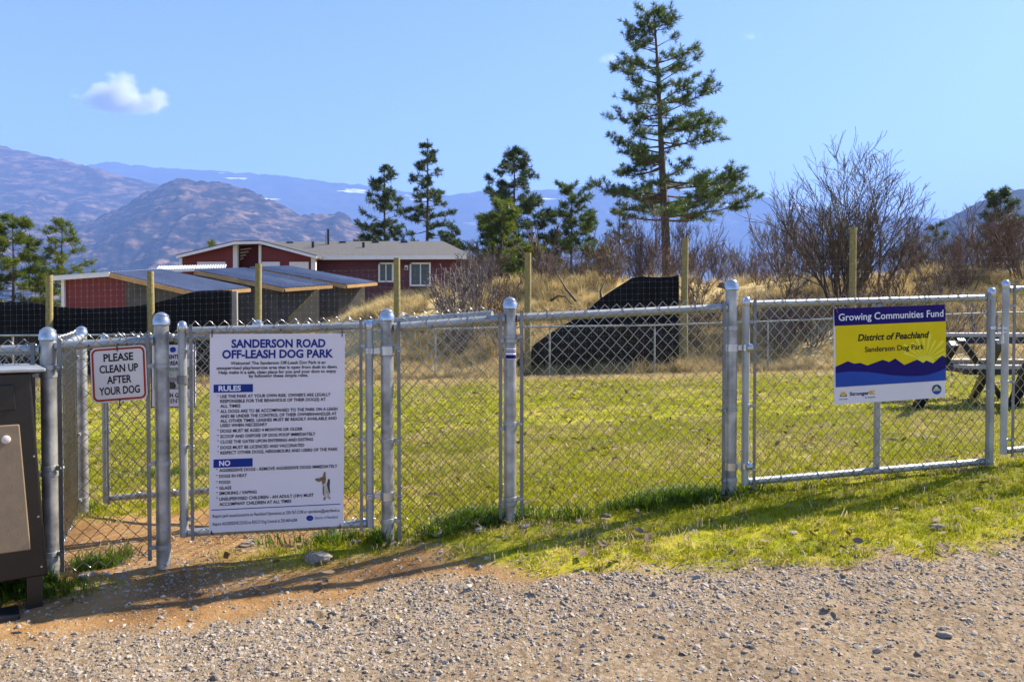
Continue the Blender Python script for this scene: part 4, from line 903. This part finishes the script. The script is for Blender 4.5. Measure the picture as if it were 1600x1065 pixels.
for i in range(44):
    u = rs.uniform(705, 1600); d = rs.uniform(19.6, 25); p = P(u, 440, d); put('dry_weed', small[i % 3], p.x, d, rs.uniform(.7, 1.9), rs.uniform(0, 6), 'thin dry weed stalks among the straw grass of the mound', 'weed', 'dry weeds on the mound')
# arching fallen branches by the black cloth
m = MB()
for pts in ([(905,500,20.2),(935,478,20.3),(962,455,20.6),(985,440,21)], [(925,486,20.3),(950,485,20.2),(975,482,20.2)], [(940,470,20.4),(938,455,20.5),(945,440,20.7)], [(860,470,20.5),(872,462,20.5),(885,464,20.4),(893,475,20.3)], [(900,470,20.6),(885,452,20.8),(872,430,21)]):
    m.tube([P(*q_) for q_ in pts], [.035, .028, .02, .012][:len(pts)], 6)
tag(m.build('dead_branch', 'twig', None, True), 'fallen dead branches lying above the sloping black cloth', 'branch')

# ------------------------------------------------------------------ stones
def rock_mesh(seed, sub=2, flat=.65, rough=.28, mat='rock', name='stone'):
    bm = bmesh.new(); bmesh.ops.create_icosphere(bm, subdivisions=sub, radius=1); r_ = random.Random(seed)
    pl = [(Vector((r_.gauss(0,1), r_.gauss(0,1), r_.gauss(0,1))).normalized(), r_.uniform(.55, .92)) for _ in range(9)]
    for v in bm.verts:
        for n, dd in pl:
            k = v.co.dot(n)
            if k > dd: v.co -= n*(k-dd)
        v.co *= 1+r_.uniform(-rough, rough)*.25; v.co.z *= flat
    me = bpy.data.meshes.new(name); bm.to_mesh(me); bm.free(); me.materials.append(MAT[mat]); return me
rk = [rock_mesh(i, 3, .55+.12*(i%3)) for i in range(5)]; rkd = [rock_mesh(20+i, 3, .8, mat='rock_dark', name='boulder') for i in range(3)]
def stone(u, v, wpx, label, k, sx=1.0):
    g = G(u, v); s = wpx*g.y/F/2; o = bpy.data.objects.new('stone', rk[k]); C.objects.link(o); o.location = (g.x, g.y, g.z+s*.18); o.scale = (s, s*.8*sx, s*.55); o.rotation_euler = (0, 0, k*1.3); tag(o, label, 'stone', 'loose stones along the fence')
for a in ((686, 836, 32, 'stone in the grass left of the pale stone, below the mesh', 0), (750, 829, 27, 'pale stone beside the grass clump at the fence foot', 1), (498, 878, 50, 'broad flat stone in the dirt before the rules gate', 2), (1238, 834, 20, 'small tan stone in the grass below the wide gate', 3),
          (947, 806, 18, 'white stone standing in grass under the fence', 4), (390, 852, 36, 'low stone under the left end of the rules gate', 0), (820, 823, 20, 'small grey stone right of the fence post with a sticker', 3), (903, 816, 16, 'tiny stone left of the white stone by the fence', 1), (556, 848, 22, 'stone in grass under the right end of the rules gate', 4),
          (135, 902, 30, 'stone between the two left fence posts', 1), (1466, 826, 24, 'dark flat stone in the grass near the right gravel edge', 2), (748, 1008, 16, 'pale round stone in the front gravel', 0), (612, 1018, 15, 'dark stone in the front gravel left of the pale one', 3), (1476, 995, 26, 'flat dark stone in the gravel at lower right', 2)): stone(*a)
def boulder(u, v, wpx, d, label, k):
    p = P(u, v, d); s = wpx*d/F/2; o = bpy.data.objects.new('boulder', rkd[k]); C.objects.link(o); o.location = (p.x, d, hz(p.x, d)+s*.35); o.scale = (s, s, s*1.1); o.rotation_euler = (.3, 0, k); tag(o, label, 'boulder', 'boulders on the mound')
boulder(1132, 440, 22, 24.5, 'dark boulder on the mound left of the wide gate post', 0); boulder(688, 473, 20, 21, 'dark rock on the slope below the sliding door', 1); boulder(1106, 462, 26, 21.5, 'dark boulder low on the mound behind the fence rail', 2); boulder(1262, 448, 16, 23, 'small dark rock left of the largest willow bush', 1); boulder(1458, 440, 22, 24, 'dark rock on the mound right of the willow bushes', 0)
o = bpy.data.objects.new('boulder', rock_mesh(50, 3, .8, mat='rock')); C.objects.link(o); p = P(622, 462, 22); o.location = (p.x, 22, hz(p.x, 22)+.12); o.scale = (.42, .3, .38); tag(o, 'tan boulder on the straw slope below the house window', 'boulder', 'boulders on the mound')
g0_ = G(704, 832); g1_ = P(668, 790, 3.9)
tag(MB().tube([g0_, g0_.lerp(g1_, .5)+Vector((.01, 0, -.01)), g1_], [.006, .005, .003], 6).build('stick', 'twig', None, True), 'dark stick leaning on the mesh by the grass clump', 'stick')

# ------------------------------------------------------------------ scattered ground cover
def blades(n, h, rad, w, lean, seed, mat, name):
    rs = np.random.RandomState(seed); V = []; Fs = []
    for i in range(n):
        a = rs.uniform(0, 6.283); r_ = rad*math.sqrt(rs.uniform()); x, y = r_*math.cos(a), r_*math.sin(a); b = a+rs.uniform(-1, 1); hh = h*rs.uniform(.5, 1.15); ln = lean*hh*rs.uniform(.2, 1.2)
        sx, sy = -math.sin(b)*w/2, math.cos(b)*w/2; dx, dy = math.cos(b), math.sin(b); k = len(V)
        V += [(x-sx, y-sy, -.01), (x+sx, y+sy, -.01), (x+sx*.8+dx*ln*.35, y+sy*.8+dy*ln*.35, hh*.55), (x-sx*.8+dx*ln*.35, y-sy*.8+dy*ln*.35, hh*.55), (x+dx*ln, y+dy*ln, hh*(1-.25*lean))]
        Fs += [(k, k+1, k+2, k+3), (k+3, k+2, k+4)]
    me = bpy.data.meshes.new(name); me.from_pydata(V, [], Fs); me.update(); me.materials.append(MAT[mat]); return bpy.data.objects.new(name, me)
def scatter(name, label, xy, protos, scl, tilt=.15, dz=0, seed=0, flat=None):
    rs = np.random.RandomState(seed); n = len(xy); z = hgt(xy[:, 0], xy[:, 1])+dz
    me = bpy.data.meshes.new(name); me.vertices.add(n); me.vertices.foreach_set('co', np.column_stack([xy, z]).astype(np.float32).ravel())
    rot = np.column_stack([rs.randn(n)*tilt, rs.randn(n)*tilt, rs.uniform(0, 6.283, n)]); sc = np.asarray(scl)[:, None]*np.ones((1, 3))
    if flat is not None: sc = sc*np.column_stack([rs.uniform(.75, 1.3, n), rs.uniform(.75, 1.3, n), rs.uniform(*flat, n)])
    me.attributes.new('rot', 'FLOAT_VECTOR', 'POINT').data.foreach_set('vector', rot.astype(np.float32).ravel())
    me.attributes.new('scl', 'FLOAT_VECTOR', 'POINT').data.foreach_set('vector', sc.astype(np.float32).ravel())
    me.attributes.new('pick', 'INT', 'POINT').data.foreach_set('value', rs.randint(0, len(protos), n).astype(np.int32))
    o = bpy.data.objects.new(name, me); C.objects.link(o); tag(o, label, None, None, 'stuff')
    ng = bpy.data.node_groups.new(name, 'GeometryNodeTree'); ng.interface.new_socket('Geometry', in_out='INPUT', socket_type='NodeSocketGeometry'); ng.interface.new_socket('Geometry', in_out='OUTPUT', socket_type='NodeSocketGeometry')
    N = ng.nodes; L = ng.links; gi_ = N.new('NodeGroupInput'); go = N.new('NodeGroupOutput'); iop = N.new('GeometryNodeInstanceOnPoints'); jg = N.new('GeometryNodeJoinGeometry')
    for p in protos[::-1]:
        oi = N.new('GeometryNodeObjectInfo'); oi.inputs['Object'].default_value = p; oi.inputs['As Instance'].default_value = True; L.new(oi.outputs['Geometry'], jg.inputs[0])
    def na(nm, ty):
        a = N.new('GeometryNodeInputNamedAttribute'); a.data_type = ty; a.inputs['Name'].default_value = nm; return [s for s in a.outputs if s.enabled and s.name == 'Attribute'][0]
    L.new(gi_.outputs[0], iop.inputs['Points']); L.new(jg.outputs[0], iop.inputs['Instance']); iop.inputs['Pick Instance'].default_value = True
    L.new(na('pick', 'INT'), iop.inputs['Instance Index']); e2r = N.new('FunctionNodeEulerToRotation'); L.new(na('rot', 'FLOAT_VECTOR'), e2r.inputs[0]); L.new(e2r.outputs[0], iop.inputs['Rotation']); L.new(na('scl', 'FLOAT_VECTOR'), iop.inputs['Scale'])
    L.new(iop.outputs[0], go.inputs[0]); o.modifiers.new('scatter', 'NODES').node_group = ng; return o
RS = np.random.RandomState(77)
def rnd(n, x0, x1, y0, y1, fan=None):
    y = np.sqrt(RS.uniform(y0**2, y1**2, n)) if fan else RS.uniform(y0, y1, n)
    x = RS.uniform(x0, x1, n)*(y if fan else 1); return np.column_stack([x, y])
def keep(xy, prob): return xy[RS.uniform(size=len(xy)) < prob]
# gravel
gs = [bpy.data.objects.new('pebble', rock_mesh(400+i, 1 if i < 5 else 2, .6+.1*(i % 4), mat='stone', name='pebble')) for i in range(8)]
xy = rnd(290000, -.74, .74, 2.05, 4.9, True); gr, gv_, dr_ = zones(xy[:, 0], xy[:, 1])
lane = sst(.40, .60, fbm(xy[:, 0]*1.1+3, xy[:, 1]*2.2, 61, 4)); bare = sst(2.9, 2.45, xy[:, 1]-.10*xy[:, 0])*.35
pr = np.clip(gv_*(.62+.38*lane-bare)+.16*(xy[:, 1] < FA+FB*xy[:, 0]+.6)*(1-gr*.75)*(1-gv_), 0, 1)
xl = np.exp(-(((xy[:, 0]+1.45)/.45)**2+((xy[:, 1]-3.35)/.13)**2)); pr = np.clip(pr+xl*.25, 0, 1); xy = keep(xy, pr)
s = .0026+.0032*RS.gamma(1.15, .62, len(xy)); s = np.minimum(s, .018)
scatter('gravel', 'loose grey crushed gravel covering the foreground', xy, gs, s, .5, -.0015, 1, (.4, 1.0))
# lawn
tg = [blades(14, .045, .045, .0048, .9, 500+i, 'grass_green', 'grass_tuft') for i in range(4)]; ts = [blades(12, .040, .05, .0042, 1.3, 520+i, 'grass_straw', 'straw_tuft') for i in range(3)]
tl_ = [blades(26, .085, .055, .0050, .8, 540+i, 'grass_lush', 'lush_tuft') for i in range(3)]
def lawn_pts(n, y0, y1, fan=.76): 
    xy = rnd(n, -fan, fan, y0, y1, True); gr, gv_, dr_ = zones(xy[:, 0], xy[:, 1]); bald = sst(.42, .62, fbm(xy[:, 0]*1.5, xy[:, 1]*1.5, 71, 5)); return xy, gr, dr_, bald
xy, gr, dr_, bald = lawn_pts(60000, 2.9, 8); a = keep(xy, gr*(1-dr_)*(1-.62*bald)*.9); b = keep(xy, gr*(.05+.22*bald)+.005)
xy2, gr2, dr2, bald2 = lawn_pts(52000, 8, 17.2); a2 = keep(xy2, gr2*(1-dr2)*(1-.62*bald2)*.9); b2 = keep(xy2, np.clip(gr2*(.06+.24*bald2)+.8*dr2*(xy2[:, 1] < 17.3), 0, 1))
aa = np.vstack([a, a2]); scatter('lawn_grass', 'short yellow green lawn of the dog park', aa, tg, RS.uniform(.45, .95, len(aa))*np.where(aa[:, 1] < FA+FB*aa[:, 0], .72, 1)*(1+.05*np.clip(aa[:, 1]-8, 0, 20)), .25, 0, 2)
bb = np.vstack([b, b2]); scatter('lawn_straw', 'dead straw among the lawn grass', bb, ts, RS.uniform(.5, 1.1, len(bb))*(1+.07*np.clip(bb[:, 1]-8, 0, 20)), .3, 0, 3)
# lush clumps at the fence foot
def clump(u, v, n, sx, sy):
    g = G(u, v); return np.column_stack([g.x+RS.randn(n)*sx, g.y+RS.randn(n)*sy])
cl_ = np.vstack([clump(742, 816, 90, .075, .045), clump(700, 830, 22, .06, .03), clump(1062, 782, 90, .075, .035), clump(1000, 794, 30, .08, .02), clump(880, 811, 16, .12, .02), clump(150, 885, 30, .07, .03), clump(25, 925, 70, .10, .04), clump(75, 925, 14, .03, .03),
    clump(520, 846, 30, .12, .03), clump(600, 846, 16, .03, .03), clump(255, 745, 40, .12, .06), clump(115, 800, 20, .08, .05), clump(1130, 775, 24, .10, .03)])
scatter('grass_clump', 'lush green grass clumps at the foot of the fence', cl_, tl_, RS.uniform(.5, 1.15, len(cl_)), .2, 0, 4)
# leaf litter and chips
me = bpy.data.meshes.new('leaf_bit'); me.from_pydata([(-1,0,0),(-.3,-.45,.1),(.6,-.3,.05),(1.1,.05,.2),(.5,.4,.12),(-.4,.42,.02)], [], [(0,1,2,5),(5,2,3,4)]); me.materials.append(MAT['litter']); lf = bpy.data.objects.new('leaf_bit', me)
xy = rnd(9000, -.74, .74, 2.8, 15, True); gr, gv_, dr_ = zones(xy[:, 0], xy[:, 1]); xy = keep(xy, .25+.5*gr*(fbm(xy[:, 0]*.9, xy[:, 1]*.9, 83, 4) > .5))
scatter('leaf_litter', 'dead leaves and chips strewn over the ground', xy, [lf], RS.uniform(.009, .030, len(xy))*(1+.05*xy[:, 1]), .35, .024, 5)
# straw grass on the mound and along the back fence
td = [blades(34, .42, .13, .011, .85, 560+i, 'grass_straw', 'bunch_grass') for i in range(4)]
xy = rnd(30000, -.5, .8, 17.6, 30, True); n_ = fbm(xy[:, 0]*.5, xy[:, 1]*.5, 91, 4); nm_ = n_; xy = keep(xy, np.clip(.30+2.6*(n_-.46), .04, 1)*np.where(xy[:, 0]*25/xy[:, 1] < -7, .25, 1)); 
scatter('dry_grass', 'tall straw coloured dry grass covering the mound', xy, td, RS.uniform(.35, 1.1, len(xy))*(.5+1.0*fbm(xy[:, 0]*.9, xy[:, 1]*.9, 97, 3))*np.where(xy[:, 1] < 19.5, .8, 1), .18, 0, 6)
xy = np.column_stack([RS.uniform(-11, 15, 3200), 17.45+RS.randn(3200)*.22]); xy = xy[(xy[:, 0] < -.2) | (xy[:, 0] > 4.0)]; scatter('fence_grass', 'dry grass along the foot of the far fence', xy, td, RS.uniform(.2, .6, len(xy)), .2, 0, 7)

# ------------------------------------------------------------------ small clouds
def cloud(label, u, v, d, wpx, hpx, dens, seed, thr):
    bm = bmesh.new(); bmesh.ops.create_icosphere(bm, subdivisions=3, radius=1); me = bpy.data.meshes.new('cloud'); bm.to_mesh(me); bm.free()
    m = bpy.data.materials.new('cloud'); m.use_nodes = True; t = m.node_tree; t.nodes.remove(t.nodes['Principled BSDF']); N = t.nodes; L = t.links
    pv = N.new('ShaderNodeVolumePrincipled'); pv.inputs['Color'].default_value = (1, 1, 1, 1); pv.inputs['Anisotropy'].default_value = .2
    tc = N.new('ShaderNodeTexCoord'); ln = N.new('ShaderNodeVectorMath'); ln.operation = 'LENGTH'; L.new(tc.outputs['Object'], ln.inputs[0])
    mp = N.new('ShaderNodeMapping'); mp.inputs['Location'].default_value = (seed, seed*.7, 0); mp.inputs['Scale'].default_value = (wpx/hpx*.9, 1.3, 1.2); L.new(tc.outputs['Object'], mp.inputs[0])
    nz = N.new('ShaderNodeTexNoise'); nz.inputs['Scale'].default_value = 1.15; nz.inputs['Detail'].default_value = 5; nz.inputs['Roughness'].default_value = .55; L.new(mp.outputs[0], nz.inputs['Vector'])
    mr = N.new('ShaderNodeMapRange'); mr.inputs[1].default_value = 1.0; mr.inputs[2].default_value = 0; mr.inputs[3].default_value = -.42; mr.inputs[4].default_value = .30; L.new(ln.outputs['Value'], mr.inputs[0])
    ad = N.new('ShaderNodeMath'); ad.operation = 'ADD'; L.new(nz.outputs[0], ad.inputs[0]); L.new(mr.outputs[0], ad.inputs[1])
    g = N.new('ShaderNodeMapRange'); g.inputs[1].default_value = thr; g.inputs[2].default_value = thr+.35; g.inputs[4].default_value = dens; L.new(ad.outputs[0], g.inputs[0]); L.new(g.outputs[0], pv.inputs['Density']); L.new(pv.outputs[0], N['Material Output'].inputs['Volume'])
    me.materials.append(m); o = bpy.data.objects.new('cloud', me); C.objects.link(o); o.location = P(u, v, d); o.scale = (wpx/2*d/F, hpx/2*d/F*1.2, hpx/2*d/F); tag(o, label, 'cloud', 'small clouds')
cloud('white puffy cloud above the left hillside', 184, 150, 11500, 262, 108, .020, 3.1, .45)
cloud('small faint cloud left of the tallest pine top', 952, 90, 11500, 60, 36, .0035, 7.3, .46)
cloud('thin wisp of cloud right of the tallest pine top', 1172, 57, 11500, 90, 26, .0022, 1.7, .50)
